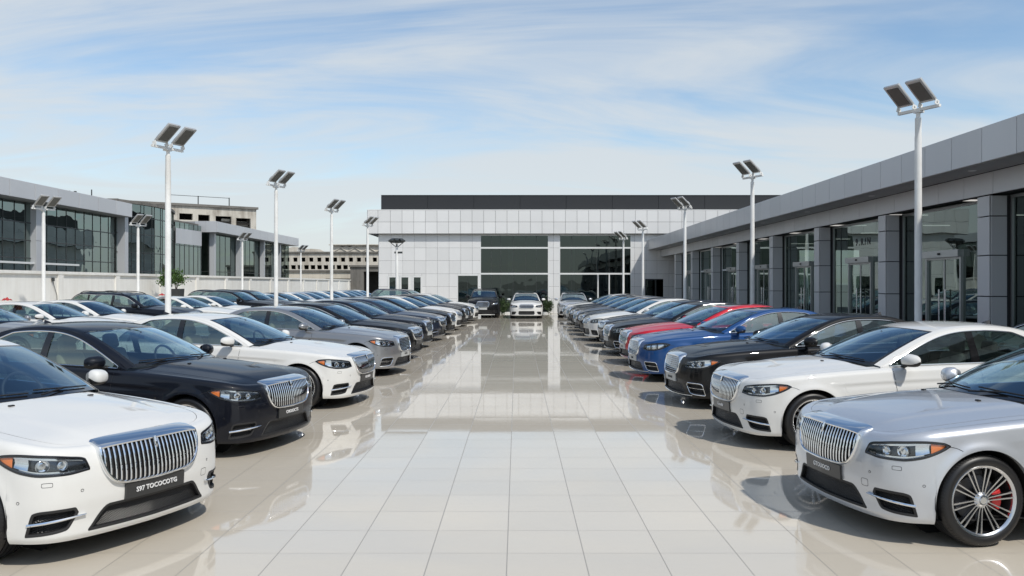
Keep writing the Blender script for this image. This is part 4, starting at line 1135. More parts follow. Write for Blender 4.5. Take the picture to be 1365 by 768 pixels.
# interior
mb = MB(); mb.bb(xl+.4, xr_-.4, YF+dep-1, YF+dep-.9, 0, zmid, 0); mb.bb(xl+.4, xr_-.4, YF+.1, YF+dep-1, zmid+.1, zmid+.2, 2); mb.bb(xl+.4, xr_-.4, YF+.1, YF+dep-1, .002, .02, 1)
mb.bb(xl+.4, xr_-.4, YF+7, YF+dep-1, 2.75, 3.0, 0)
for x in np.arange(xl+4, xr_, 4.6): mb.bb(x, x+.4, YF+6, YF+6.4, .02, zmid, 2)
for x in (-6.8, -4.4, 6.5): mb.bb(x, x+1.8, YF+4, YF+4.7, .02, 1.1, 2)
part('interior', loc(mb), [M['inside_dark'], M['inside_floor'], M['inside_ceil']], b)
def curtain(x0, x1, zs, verts, name='window', door=None, fm='framewhite'):
    fr = MB(); wv = .035
    xs = verts
    mbp = MB()
    for z in zs: fr.bb(x0, x1, YF-.04, YF+.05, z-.055, z+.055)
    for x in (x0, x1): fr.bb(x-.03, x+.03, YF-.035, YF+.045, .03, zs[-1]-.06)
    w_ = part(name, loc(fr), [M[fm]], b)
    th = MB()
    for x in xs: th.bb(x-.012, x+.012, YF-.012, YF+.03, .03, zs[-1]-.06)
    if len(xs): part('mullion', loc(th), [M['framedark']], w_)
    g_ = MB(); g_.add([(x0, YF+.012, .03), (x1, YF+.012, .03), (x1, YF+.012, zs[-1]), (x0, YF+.012, zs[-1])], [(0, 1, 2, 3)])
    part('pane', loc(g_), [M['glass_c']], w_)
z330, z365 = py2z(330.5), py2z(365)
curtain(cw[1][0], cw[1][1], [.05, z365, z330, zmid-.06], [px2x(v) for v in (655, 667.5, 684, 701, 715)])
curtain(cw[2][0], cw[2][1], [.05, z365, z330, zmid-.06], [px2x(v) for v in (762, 795, 812, 828)])
curtain(cw[0][0], cw[0][1], [.05, py2z(366)-.03], [px2x(623)])
for i, (a, c) in enumerate(((518, 529.5), (534, 545.5), (550.5, 562))):
    fr = MB(); x0, x1 = px2x(a), px2x(c); z1 = py2z(368)
    fr.bb(x0-.05, x0+.06, YF-.05, YF+.06, .02, z1); fr.bb(x1-.06, x1+.05, YF-.05, YF+.06, .02, z1); fr.bb(x0+.06, x1-.06, YF-.05, YF+.06, z1-.09, z1); fr.bb(x0+.06, x1-.06, YF-.05, YF+.06, .02, .12)
    d = part('door', loc(fr), [M['framewhite']], b)
    g_ = MB(); g_.bb(x0+.06, x1-.06, YF, YF+.01, .12, z1-.09); part('pane', loc(g_), [M['glass_c']], d)
    if i < 2:
        g_ = MB(); x2 = px2x((534, 550.5)[i])-.05; g_.bb(x1+.05, x2, YF-.02, YF+.05, .02, z1); part('door_jamb', loc(g_), [M['framewhite']], b)
fr = MB(); x0, x1 = px2x(797), px2x(812); fr.bb(x0-.04, x0+.04, YF-.08, YF+.02, .02, z365-.06); fr.bb(x1-.04, x1+.04, YF-.08, YF+.02, .02, z365-.06); part('door', loc(fr), [M['framewhite']], b)
fr = MB(); x0, x1 = cw[3][0], cw[3][1]; z1 = cw[3][3]; xm_ = (x0+x1)/2+.1
fr.bb(x0, x1, YF-.02, YF+.04, z1-.06, z1); fr.bb(xm_-.05, xm_+.05, YF-.02, YF+.04, .02, z1-.06); d = part('door', loc(fr), [M['framedark']], b)
g_ = MB(); g_.bb(x0, x1, YF+.01, YF+.02, .02, z1-.06); part('pane', loc(g_), [M['glass_c']], d)

# ================================================================== RIGHT SHOWROOM WING
XF, XC, XG = 8.8, 9.62, 10.08
hb, ht, hs, hg = 4.27, 4.95, 4.27, 3.80
Y0, Y1 = -6.5, YF-.05
b = thing('showroom_wing', 'long grey panelled showroom wing with glass bays and deep overhanging roof on the right', 'building', (XC, 25, 0))
def lr(mb): mb.v = [v-np.array([XC, 25, 0]) for v in mb.v]; return mb
fj = list(np.arange(14.67-1.098*19, Y1-.3, 1.098)); fj = [Y0]+[v for v in fj if v > Y0+.3]+[Y1]
mb = MB(); panels(mb, (XF+.03, 0, 0), (0, 1, 0), (-1, 0, 0), fj, [hb, ht], gap=.014); 
part('fascia', lr(mb), [M['pan_fascia']], b)
mb = MB(); mb.bb(XF+.035, 24, Y0, Y1, ht-.06, ht-.004); mb.bb(XF+.04, XF+.1, Y0, Y1, hb+.03, ht-.07); mb.bb(XC+.06, XC+.30, Y0, Y1, hg+.02, hs+.03)
mb.bb(23.7, 24, Y0, Y1, 0, ht-.07); mb.bb(XC+.3, 23.7, Y0, Y0+.2, 0, ht-.07)
part('structure_wall', lr(mb), [M['gap']], b)
mb = MB()
for a, c in zip(fj[:-1], fj[1:]): mb.bb(XF+.05, XC+.0, a+.006, c-.006, hb-.002, hb+.02)
part('soffit', lr(mb), [M['soffit']], b)
mb = MB(); panels(mb, (XC+.05, 0, 0), (0, 1, 0), (-1, 0, 0), fj, [hg, hs-.003], gap=.014); part('beam', lr(mb), [M['pan_grey']], b)
PIT = 4.78; ye = 16.95
cols = [ye+PIT*i for i in range(-5, 8)]
cwid = .46
zc_ = [0, .98, 1.85, 2.72, hg-.012]
for y in cols:
    mb = MB(); zz = [0, .88, 1.72, 2.56, 3.36, hg-.012]
    panels(mb, (XC+.03, y, 0), (0, 1, 0), (-1, 0, 0), [0, cwid], zz, gap=.02)
    panels(mb, (XC+.03, y+.03, 0), (1, 0, 0), (0, -1, 0), [0, .34], zz, gap=.02)
    panels(mb, (XC+.03, y+cwid-.03, 0), (1, 0, 0), (0, 1, 0), [0, .34], zz, gap=.02)
    mb.bb(XC+.035, XC+.50, y+.035, y+cwid-.035, .0, hg-.02, 1)
    part('column', lr(mb), [M['pan_grey'], M['gap']], b)
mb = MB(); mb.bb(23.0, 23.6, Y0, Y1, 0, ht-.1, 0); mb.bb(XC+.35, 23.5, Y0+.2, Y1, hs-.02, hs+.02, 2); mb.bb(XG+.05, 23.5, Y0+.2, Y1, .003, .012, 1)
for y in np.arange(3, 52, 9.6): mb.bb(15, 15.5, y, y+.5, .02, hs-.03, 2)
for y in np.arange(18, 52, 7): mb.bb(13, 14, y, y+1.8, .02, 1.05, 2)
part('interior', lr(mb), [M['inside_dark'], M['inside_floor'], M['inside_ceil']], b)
lt_m = mat('tube_light', (1, .97, .92), .5, emit=.5)
mb = MB()
for y in np.arange(8, 52, 4.78):
    for x in (12.0, 15.2): mb.bb(x, x+1.4, y, y+.12, hs-.06, hs-.03)
part('ceiling_light', lr(mb), [lt_m], b)
for i, y in enumerate(cols[:-1]):
    a, c = y+cwid+.0, y+PIT
    if c < -2: continue
    fr = MB(); fr.bb(XG-.03, XG+.05, a, c, hg-.07, hg-.01); fr.bb(XG-.03, XG+.05, a, c, .0, .07)
    for yy in (a+.03, c-.03): fr.bb(XG-.03, XG+.05, yy-.03, yy+.03, .07, hg-.07)
    if i >= 9: fr.bb(XG-.03, XG+.05, a+.06, c-.06, 2.62, 2.70)
    w_ = part('window', lr(fr), [M['frame'] if i < 9 else M['framewhite']], b)
    d0, d1 = a+1.45, a+2.95; zd = 2.60
    fr = MB()
    for yy in (d0-.9, d1+.75): fr.bb(XG-.012, XG+.02, yy-.008, yy+.008, .07, hg-.07)
    part('mullion', lr(fr), [M['framedark']], w_)
    g_ = MB(); g_.add([(XG, a+.05, .07), (XG, d0-.03, .07), (XG, d0-.03, hg-.07), (XG, a+.05, hg-.07), (XG, d1+.03, .07), (XG, c-.05, .07), (XG, c-.05, hg-.07), (XG, d1+.03, hg-.07),
                       (XG, d0-.03, zd+.12), (XG, d1+.03, zd+.12), (XG, d1+.03, hg-.07), (XG, d0-.03, hg-.07)], [(0, 1, 2, 3), (4, 5, 6, 7), (8, 9, 10, 11)])
    part('pane', lr(g_), [M['glass_b']], w_)
    fr = MB(); fr.bb(XG-.14, XG+.10, d0-.08, d1+.08, zd, zd+.16); fr.bb(XG-.06, XG+.06, d0-.06, d0, .02, zd); fr.bb(XG-.06, XG+.06, d1, d1+.06, .02, zd)
    fr.bb(XG-.05, XG+.03, d0, d1, zd-.05, zd-.003); mid_ = (d0+d1)/2
    fr.bb(XG-.02, XG+.02, mid_-.025, mid_+.025, .02, zd-.05)
    dr = part('door', lr(fr), [M['frame']], b)
    g_ = MB(); g_.bb(XG-.006, XG+.006, d0, mid_-.03, .03, zd-.05); g_.bb(XG-.006, XG+.006, mid_+.03, d1, .03, zd-.05); part('pane', lr(g_), [M['glass_b']], dr)
    hn = MB()
    for yy in (mid_-.14, mid_+.14): hn.tube([(XG-.07, yy, .75), (XG-.07, yy, 1.85)], .02, 8); hn.bb(XG-.07, XG, yy-.01, yy+.01, .85, .88); hn.bb(XG-.07, XG, yy-.01, yy+.01, 1.72, 1.75)
    part('handle', lr(hn), [M['satin']], dr)
    sn = MB(); addrbox(sn, (XG-.155, mid_, zd+.08), (.03, .09, .05), .01, seg=2); part('door_sensor', lr(sn), [M['blackmatt']], dr)
    if abs(y-21.7) < .6:
        tm = text_mesh('9 . R / N', .30, M['gap'], .0, .003)  # ghost letters of a glass reflection, put in as dark lettering on the pane
        o = obj('lettering', tm, b, (XG-.005-XC, (a+c)/2-25-.1, 3.20), (R(90), 0, R(-90)))
for i, y in enumerate(np.arange(2.5, 52, 4.78)):
    mb = MB(); mb.lathe([(.001, hb-.012), (.07, hb-.012), (.085, hb-.004)], 16, 'z', 0, ((XF+XC)/2, y, 0)); part('downlight', lr(mb), [M['framewhite']], b)

# ================================================================== LEFT BUILDINGS
def glass_block(name, label, pts, zlev, zt_, vstep, glass='glass_l', fascia=None, zs_int=(3.6,), back=10):
    """curtain wall along a polyline in plan (facing the forecourt)"""
    bb_ = thing(name, label, 'building', (pts[0][0], pts[0][1], 0)); o = np.array([pts[0][0], pts[0][1], 0])
    L = lambda m_: (setattr(m_, 'v', [v-o for v in m_.v]), m_)[1]
    g_ = MB(); fr = MB(); ml = MB()
    for p, q in zip(pts[:-1], pts[1:]):
        g_.add([(p[0], p[1], 0), (q[0], q[1], 0), (q[0], q[1], zt_), (p[0], p[1], zt_)], [(0, 1, 2, 3)])
        d = np.array([q[0]-p[0], q[1]-p[1]]); ln = np.hypot(*d); d /= ln; nv = np.array([d[1], -d[0]])
        rt = np.array([[d[0], nv[0], 0], [d[1], nv[1], 0], [0, 0, 1]])
        for s_ in np.arange(0, ln, vstep): ml.box((p[0]+d[0]*s_, p[1]+d[1]*s_, zt_/2), (.02, .05, zt_), 0, rt)
        for z in zlev: fr.box(((p[0]+q[0])/2, (p[1]+q[1])/2, z), (ln, .06, .05), 0, rt)
    w_ = part('window', L(fr), [M['framedark']], bb_); part('mullion', L(ml), [M['framedark']], w_); part('pane', L(g_), [M[glass]], w_)
    return bb_, L
XL = -24.0
bb1, L = glass_block('glass_showroom', 'glass fronted showroom with grey panel fascia at far left above the white wall', [(XL-.9, 8), (XL-.9, 51.5)], [2.2, 3.3, 4.2, 5.1], 6.10, .95)
mb = MB(); panels(mb, (XL, 0, 0), (0, 1, 0), (1, 0, 0), ar(8, 51.9, 2.05), [6.13, 7.0], gap=.045); panels(mb, (XL-12, 51.9, 0), (1, 0, 0), (0, 1, 0), ar(0, 12, 2), [6.13, 7.0])
part('fascia', L(mb), [M['pan_left']], bb1)
mb = MB(); mb.bb(XL-13, XL-.003, 8, 51.88, 6.14, 6.98); mb.bb(XL-13, XL-12.7, 8, 51.5, 0, 6.1); part('structure_wall', L(mb), [M['soffit']], bb1)
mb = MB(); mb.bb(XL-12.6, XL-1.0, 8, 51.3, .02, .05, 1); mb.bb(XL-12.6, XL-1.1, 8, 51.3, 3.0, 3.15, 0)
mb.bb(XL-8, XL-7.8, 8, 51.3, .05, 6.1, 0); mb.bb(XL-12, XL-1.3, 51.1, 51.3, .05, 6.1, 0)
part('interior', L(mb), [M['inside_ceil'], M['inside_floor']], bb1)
for y in (26.5, 42.6):
    mb = MB(); panels(mb, (XL-.62, y, 0), (0, 1, 0), (1, 0, 0), [0, .5], [0, 2.4, 4.2, 6.1], gap=.02); mb.bb(XL-1.1, XL-.625, y+.02, y+.48, 0, 6.1); part('column', L(mb), [M['pan_left']], bb1)
mb = MB(); mb.box((XL-.75, 30, 3.05), (.12, 34, .10)); part('rail', L(mb), [M['framewhite']], bb1)
# curved glass link
arc = [(XL-.9-0, 51.7)]; 
for a in np.linspace(0, 1, 9): arc.append((XL-.95+1.1*math.sin(a*math.pi)*.9-.4*a, 52+9.5*a))
bb2, L = glass_block('glass_rotunda', 'curved glass bay with a curved roof edge between the two left showrooms', arc, [1.6, 2.8, 4.0, 5.2, 6.3], 7.1, .9)
mb = MB(); top_ = arc+[(XL-8, arc[-1][1]), (XL-8, arc[0][1])]
zr = [7.12-.5*i/len(arc) for i in range(len(arc))]+[6.9, 7.4]
mb.add([(p[0]+.12, p[1], 7.12) for p in top_]+[(p[0]+.12, p[1], 7.30) for p in top_], [tuple(range(len(top_))), tuple(range(2*len(top_)-1, len(top_)-1, -1))]+[(i, (i+1) % len(top_), (i+1) % len(top_)+len(top_), i+len(top_)) for i in range(len(top_))])
part('roof', L(mb), [M['greyc']], bb2)
mb = MB(); mb.bb(XL-7.9, XL-7.7, 52, 61.4, 0, 7.1); mb.bb(XL-7.7, XL-1.3, 61.1, 61.3, 0, 7.1); mb.bb(XL-7.6, XL-1.4, 52.2, 61, 3.5, 3.65); part('interior', L(mb), [M['inside_ceil']], bb2)
# white corner pier between them
mb = MB(); mb.bb(XL-.95, XL-.45, 51.95, 52.4, 0, 7.0); part('corner_pier', L(mb), [M['pan_left']], bb2)
# low link with dark glass
bb3, L = glass_block('glass_link', 'dark glazed link block with pale top panels left of the second fascia', [(XL-1.3, 61.6), (XL-1.1, 66.2)], [2.6, 4.9], 6.6, .8)
mb = MB(); mb.bb(XL-9, XL-1.35, 61.6, 66.3, 6.61, 6.75); mb.bb(XL-8, XL-7.8, 61.6, 66, 0, 6.6); part('roof', L(mb), [M['greyc']], bb3)
mb = MB(); panels(mb, (XL-1.25, 61.62, 0), (0.0434, .999, 0), (1, 0, 0), ar(0, 4.5, .9), [5.0, 6.15]); part('cladding', L(mb), [M['pan_left']], bb3)
# second showroom
bb4, L = glass_block('corner_showroom', 'second glass showroom with a projecting grey flat roof behind the lamp posts', [(XL-1.9, 67.2), (XL-.9, 67.2), (XL-.9, 91)], [2.2, 3.0], 6.1, 1.3, 'glass_b')
mb = MB(); panels(mb, (XL, 0, 0), (0, 1, 0), (1, 0, 0), ar(66.6, 91.5, 2.3), [6.13, 7.02], gap=.045); panels(mb, (XL-1.75, 66.6, 0), (1, 0, 0), (0, -1, 0), [0, .87, 1.75], [6.13, 7.02]); part('fascia', L(mb), [M['pan_left']], bb4)
mb = MB(); mb.bb(XL-12, XL-.003, 66.61, 91.5, 6.14, 7.0); mb.bb(XL-12, XL-11.8, 67, 91, 0, 6.1); part('structure_wall', L(mb), [M['soffit']], bb4)
mb = MB(); mb.bb(XL-11.6, XL-1.1, 67.5, 91, .02, .05, 1); mb.bb(XL-10, XL-9.8, 67.5, 91, .05, 6.1); mb.bb(XL-10, XL-1.2, 90.7, 90.9, .05, 6.1); part('interior', L(mb), [M['inside_ceil'], M['inside_floor']], bb4)
for y in (67.3, 73.6, 80.5, 86):
    mb = MB(); mb.bb(XL-.85, XL-.45, y, y+.35, 0, 6.12); part('column', L(mb), [M['pan_left']], bb4)

# white boundary wall
XW = -20.0
b = thing('boundary_wall', 'long white painted boundary wall with coping and pilasters behind the left parking rows', 'wall', (XW, 40, 0)); L = lambda m_: (setattr(m_, 'v', [v-np.array([XW, 40, 0]) for v in m_.v]), m_)[1]
mb = MB()
for a in np.arange(0, 104, 4.0): mb.bb(XW-.18, XW, a+.004, min(a+4.0, 104)-.004, 0, 2.40)
mb.bb(XW-.175, XW-.005, 0, 104, .01, 2.39)
part('wall', L(mb), [M['wallpaint']], b)
mb = MB(); mb.bb(XW-.24, XW+.09, 0, 104.05, 2.403, 2.53); part('coping', L(mb), [M['wallpaint']], b)
for y in list(np.arange(5, 104, 5.2)):
    mb = MB(); mb.bb(XW+.003, XW+.075, y, y+.42, 0, 2.40); part('pilaster', L(mb), [M['wallpaint']], b)
for y in (35.8, 60.5):
    mb = MB(); addrbox(mb, (XW+.06, y, 2.18), (.10, .12, .16), .02, seg=2); mb.tube([(XW+.06, y, 2.1), (XW+.05, y+.1, 1.9), (XW+.03, y+.35, 1.5), (XW+.03, y+.4, .6)], .012, 5); part('cable_box', L(mb), [M['framedark']], b)

# old concrete building behind
def facade_block(name, label, p, q, h, depth, openings, m_, z0=0, roofm='greyc', extra=None, th=.35):
    d = np.array([q[0]-p[0], q[1]-p[1]]); ln = float(np.hypot(*d)); an = math.atan2(d[1], d[0])
    b_ = thing(name, label, 'building', (p[0], p[1], 0), (0, 0, an))
    mb = MB(); wallcut(mb, 0, ln, 0, th, z0, h, openings); mb.bb(0, th, th, depth, z0, h); mb.bb(ln-th, ln, th, depth, z0, h); mb.bb(th, ln-th, depth-.3, depth-.003, z0, h)
    part('wall', mb, [M[m_]], b_)
    mb = MB(); mb.bb(-.15, ln+.15, -.2, depth+.1, h+.003, h+.22); part('roof', mb, [M[roofm]], b_)
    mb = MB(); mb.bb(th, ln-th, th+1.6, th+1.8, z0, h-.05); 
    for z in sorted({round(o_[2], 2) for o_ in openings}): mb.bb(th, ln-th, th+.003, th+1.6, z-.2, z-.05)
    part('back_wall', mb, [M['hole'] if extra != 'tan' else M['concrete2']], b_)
    return b_, ln
b_, ln = facade_block('concrete_building', 'weathered beige concrete building with square openings behind the glass showrooms', (-40, 71.5), (-25.6, 81.8), 9.3, 12,
    [(8.2, 9.7, 8.1, 8.6), (10.5, 11.7, 8.0, 8.6), (12.2, 13.25, 7.7, 8.55), (13.8, 15.3, 7.3, 8.5), (15.75, 17.15, 7.2, 8.4)], 'concrete')
mb = MB()
for x in (3.2, 9.5, 12.3, 15.2): mb.tube([(x, .4, 9.5), (x, .4, 10.35)], .05, 6)
mb.tube([(9.5, .4, 10.3), (15.2, .4, 10.3)], .025, 5); mb.bb(1.4, 1.6, 1, 1.3, 9.5, 10.2); mb.bb(1.9, 2.1, 1, 1.3, 9.5, 10.2); part('roof_railing', mb, [M['framedark']], b_)
mb = MB()
for x in np.arange(-6, -1.4, .62): mb.bb(x, x+.28, 2, 2.3, 8.9, 9.95)
part('roof_posts', mb, [M['concrete']], b_)
mb = MB(); mb.bb(14.5, 15.3, .5, .8, 7.3, 8.3); mb.bb(15.75, 17.1, .6, .9, 7.2, 8.1); part('opening_panel', mb, [M['concrete2']], b_)
# far derelict block
b_, ln = facade_block('derelict_building', 'derelict pale concrete block with rows of small broken windows in the distance', (-36, 110), (-15, 110), 6.05, 14,
    [(x, x+.55, 4.95, 5.5) for x in np.arange(1.2, 20, 1.05)]+[(x, x+.62, 3.95, 4.5) for x in np.arange(1.0, 20.2, .86)], 'concrete2')
mb = MB()
rng2 = random.Random(4)
def jag(x0, x1, z0, zf, n=26):
    xs = np.linspace(x0, x1, n); tops = [zf((x-x0)/(x1-x0))+rng2.uniform(-.12, .12) for x in xs]
    for i in range(n-1):
        a0, a1, t0, t1 = xs[i], xs[i+1], tops[i], tops[i+1]
        v = [(a0, 1.0, z0), (a1, 1.0, z0), (a1, 1.0, t1), (a0, 1.0, t0), (a0, 1.5, z0), (a1, 1.5, z0), (a1, 1.5, t1), (a0, 1.5, t0)]
        mb.add(v, [(0, 1, 2, 3), (5, 4, 7, 6), (3, 2, 6, 7), (0, 3, 7, 4), (1, 5, 6, 2)])
jag(0, 10.2, 6.26, lambda k: 7.0-.55*k**3)
jag(11.2, 21, 6.26, lambda k: 7.05, 20)
mb.bb(11.0, 21.2, .6, 6, 7.16, 7.28)
for k in range(5):
    x = 11.6+k*1.9; mb.tube([(x, .95, 6.3), (x+.9, .93, 6.85), (x+1.8, .95, 6.3)], .07, 5)
part('parapet', mb, [M['concrete2']], b_)
mb = MB(); mb.bb(-.2, 21, -.5, -.003, 3.42, 3.62); part('canopy', mb, [M['greyc']], b_)
b_, ln = facade_block('cream_outbuilding', 'low cream rendered outbuilding with a long dark slot window behind the wall', (-35, 106), (-20.3, 106), 3.55, 3.4,
    [(1.5, 3.2, 2.1, 2.5), (8.3, 9.3, 2.25, 2.6), (10.6, 14.2, 2.2, 2.7)], 'cream')
b_, ln = facade_block('concrete_shed', 'dark open fronted concrete shed beside the white showroom', (-20.0, 100), (-15.0, 100), 4.05, 6,
    [(1.6, 4.6, 0, 3.5)], 'greyc')

# ================================================================== LAMP POSTS
def make_pole(h):
    mb = MB(); mb.lathe([(.001, .0), (.17, .0), (.17, .025), (.11, .03), (.10, .20), (.088, .22), (.082, h-.5), (.075, h-.45), (.075, h-.12), (.05, h-.10), (.05, h-.02), (.001, h)], 24); return mb.mesh('pole', [M['pole']], True, 40)
def make_head():
    fr = MB(); fc = MB(); mt = MB()
    # local: beam lies along y, heads point along +x and tilt up
    for y in (-.32, .32):
        rt = rotm('Y', -40)
        def T_(p): return np.array(p)@rt.T+np.array([.05, y, .02])
        addrbox(fr, T_((.36, 0, .035)), (.72, .46, .07), .02, 0, rt, 2)
        for k in range(7): fr.box(T_((.10+.08*k, 0, .085)), (.012, .36, .05), 0, rt)
        addrbox(fr, T_((.12, 0, .12)), (.20, .26, .09), .03, 0, rt, 2)
        fc.box(T_((.36, 0, -.004)), (.57, .34, .012), 0, rt)
        for sg in (-1, 1): mt.box((.03, y+sg*.235, -.02), (.14, .012, .12), 0, rotm('Y', -20)); mt.lathe([(.001, 0), (.028, 0), (.028, .03), (.001, .03)], 8, 'y', 0, (.02, y+sg*.235, .0))
    mt.box((-.02, 0, -.10), (.08, 1.20, .07)); mt.box((-.02, 0, -.155), (.16, .2, .05))
    return fr.mesh('lamp_head', [M['lampframe']], True, 30), fc.mesh('lamp_glass', [M['lampface']], False), mt.mesh('mounting_bar', [M['pole']], False)
HFR, HFC, HMT = make_head()
def lamp(X_, Y_, H_, yaw, label, rad=.80, group='white lamp posts with twin floodlights'):
    r = thing('lamp_post', label, 'lamp post', (X_, Y_, 0), group=group)
    p = obj('pole', make_pole(H_), r); p.scale = (rad, rad, 1)
    hd = obj('lamp_head', HFR, r, (0, 0, H_+.13), (0, 0, R(yaw))); hd.scale = (.79, .79, .79); obj('lamp_glass', HFC, hd); obj('mounting_bar', HMT, hd)
    return r
def bypx(px_, top, X_):
    Y_ = X_*1110/(px_-VX); return X_, Y_, CAMH+(VY-top)*Y_/1110-.1
for px_, top, X_, yaw, lab in ((1224, 143, 7.9, 205, 'nearest lamp post on the right, in front of the grey wing'),
        (1003, 234, 7.7, 205, 'second lamp post from the camera along the right showroom wing'),
        (913, 277, 7.4, 205, 'third lamp post from the camera along the right showroom wing'),
        (857, 305, 7.1, 205, 'fourth lamp post on the right, at the right end of the centre glazing'),
        (831, 318, 6.9, 205, 'farthest lamp post on the right, in front of the centre glazing'),
        (224, 195, -8.2, -22, 'tallest looking lamp post on the left, rising behind the white sedan'),
        (368, 246, -8.2, -22, 'second lamp post along the left row, in front of the pale sky'),
        (442, 280, -8.2, -22, 'third lamp post along the left row, in front of the derelict block'),
        (490, 300, -8.2, -22, 'lamp post just left of the white showroom corner'),
        (58, 277, -18.0, -24, 'lamp post by the white wall at far left'),
        (184, 299, -18.0, -24, 'lamp post by the white wall, left of the potted shrub'),
        (323, 319, -18.0, -22, 'lamp post by the white wall in front of the second showroom'),
        (401, 334, -18.0, -22, 'small distant lamp post by the end of the second showroom')):
    X_, Y_, H_ = bypx(px_, top, X_); lamp(X_, Y_, H_, yaw, lab)
X_, Y_, H_ = bypx(529, 322, -7.6)
r = thing('floodlight_mast', 'thin white mast with a cluster of small floodlights in front of the white showroom', 'mast', (X_, Y_, 0))
obj('pole', make_pole(H_), r)
mb = MB()
for k_ in range(9):
    a = k_*2*math.pi/9; rt = np.array(Matrix.Rotation(a, 3, 'Z'))@rotm('Y', 35)
    mb.box((.42*math.cos(a), .42*math.sin(a), H_+.18), (.26, .22, .10), 0, rt)
mb.tube([(.42*math.cos(a), .42*math.sin(a), H_+.05) for a in np.linspace(0, 2*math.pi, 17)[:-1]], .03, 6, closed=True)
for a in (0, 1.57, 3.14, 4.71): mb.tube([(0, 0, H_-.3), (.42*math.cos(a), .42*math.sin(a), H_+.05)], .025, 5)
mb.box((.1, 0, H_-.6), (.5, .12, .12))
obj('floodlight_cluster', mb.mesh('floodlight_cluster', [M['framedark']], False), r)

# ================================================================== PLANTS
def foliage(n, ctr, rad, size, seed):
    g = np.random.default_rng(seed); mb = MB()
    cl = g.normal(size=(14, 3)); cl /= np.linalg.norm(cl, axis=1)[:, None]; cl *= g.uniform(.35, .85, (14, 1)); cl = cl*np.array(rad)+np.array(ctr)
    for i in range(n):
        c_ = cl[g.integers(14)]+g.normal(size=3)*np.array(rad)*.24
        a = g.normal(size=3); a /= np.linalg.norm(a); b_ = np.cross(a, g.normal(size=3)); b_ /= np.linalg.norm(b_)
        s_ = size*g.uniform(.6, 1.3); cc = np.cross(a, b_)*s_*.12
        mb.add([c_-a*s_, c_+b_*s_*.35+cc, c_+a*s_, c_-b_*s_*.35+cc], [(0, 1, 2, 3)])
    return mb
X_, Y_ = -18.6, 18.6*1110/454
r = thing('potted_shrub', 'bushy green shrub in a tall dark planter against the white wall', 'potted plant', (X_, Y_, 0))
mb = MB(); mb.add([(-.24, -.24, 0), (.24, -.24, 0), (.24, .24, 0), (-.24, .24, 0), (-.32, -.32, 1.72), (.32, -.32, 1.72), (.32, .32, 1.72), (-.32, .32, 1.72), (-.27, -.27, 1.72), (.27, -.27, 1.72), (.27, .27, 1.72), (-.27, .27, 1.72), (-.27, -.27, 1.6), (.27, -.27, 1.6), (.27, .27, 1.6), (-.27, .27, 1.6)],
    [(0, 1, 5, 4), (1, 2, 6, 5), (2, 3, 7, 6), (3, 0, 4, 7), (4, 5, 9, 8), (5, 6, 10, 9), (6, 7, 11, 10), (7, 4, 8, 11), (8, 9, 13, 12), (9, 10, 14, 13), (10, 11, 15, 14), (11, 8, 12, 15), (12, 13, 14, 15)])
obj('planter', mb.mesh('planter', [M['planter']], False), r)
mb = MB()
for a in range(6): mb.tube([(0, 0, 1.6), (.1*math.cos(a), .1*math.sin(a), 2.0), (.35*math.cos(a), .35*math.sin(a), 2.4)], [.02, .015, .006], 5)
obj('trunk', mb.mesh('trunk', [M['bark']]), r)
obj('crown', foliage(1500, (-.25, 0, 2.25), (.66, .6, .52), .085, 3).mesh('crown', [M['leaf']], False), r)
for i, (xa, xb, lab) in enumerate(((px2x(664), px2x(680), 'dark green hedge by the glazing between the dark SUV and the white car'), (px2x(723), px2x(736), 'dark green hedge by the glazing just right of the white car'))):
    xm_ = (xa+xb)/2; r = tag(obj('hedge', foliage(900, (0, 0, .55), ((xb-xa)/2, .25, .5), .07, 20+i).mesh('hedge', [M['leafdark']], False), None, (xm_, YF-.7, 0)), lab, 'hedge', 'hedges at the foot of the glazing')
# ================================================================== CARS
SED = build_car('sedan', 'slat', wheel='five', seats='seat_dark')
SEDB = build_car('sedan', 'mesh', wheel='seven', seats='seat_beige')
SEDC = build_car('sedan', 'oval', wheel='seven', seats='seat_beige', sunroof=True)
SUV = build_car('suv', 'oval', wheel='five', seats='seat_dark')
SPT = build_car('sedan', 'sport', wheel='five', seats='seat_dark', sunroof=True)
GR, GL_, G2 = 'cars parked nose out along the right side of the aisle', 'cars parked nose out along the left side of the aisle', 'cars parked in the rear row along the white wall'
def car(proto, x, y, th, side, color, label, lvl, group, name='sedan', cat='car', **kw):
    h = th if side == 'R' else (180-th if side == 'L' else th)
    kw.setdefault('paper', (int(y*10) % 3) != 0 and y > 15)
    return place_car(proto, name, (x, y), h, color, label, cat, group, lvl, **kw)
# right row
car(SED, 2.57, 7.0, 9, 'R', 'silver', 'silver sedan nearest the camera on the right, with red brake calipers and a GTOUOCO plate', 0, GR, plate='GTOUOCO', wheel='multi', caliper=1)
car(SED, 2.60, 10.6, 7, 'R', 'white', 'white sedan between the silver sedan and the black sedan in the right row', 0, GR, plate='Cwoodlel')
car(SEDB, 2.55, 13.8, 7, 'R', 'black', 'black sedan with chrome mesh grille between the white and blue sedans', 0, GR, plate='LOCOOE')
car(SEDC, 2.42, 17.4, 8, 'R', 'blue', 'deep blue sedan in the right row, between the black and red sedans', 0, GR, plate='COED')
car(SEDC, 2.60, 20.5, 7, 'R', 'red', 'bright red sedan in the right row', 1, GR, plate='OCO')
def nth(n): return ['first', 'second', 'third', 'fourth', 'fifth', 'sixth', 'seventh', 'eighth', 'ninth', 'tenth', 'eleventh', 'twelfth', 'thirteenth', 'fourteenth', 'fifteenth', 'sixteenth', 'seventeenth', 'eighteenth', 'nineteenth', 'twentieth'][n-1]
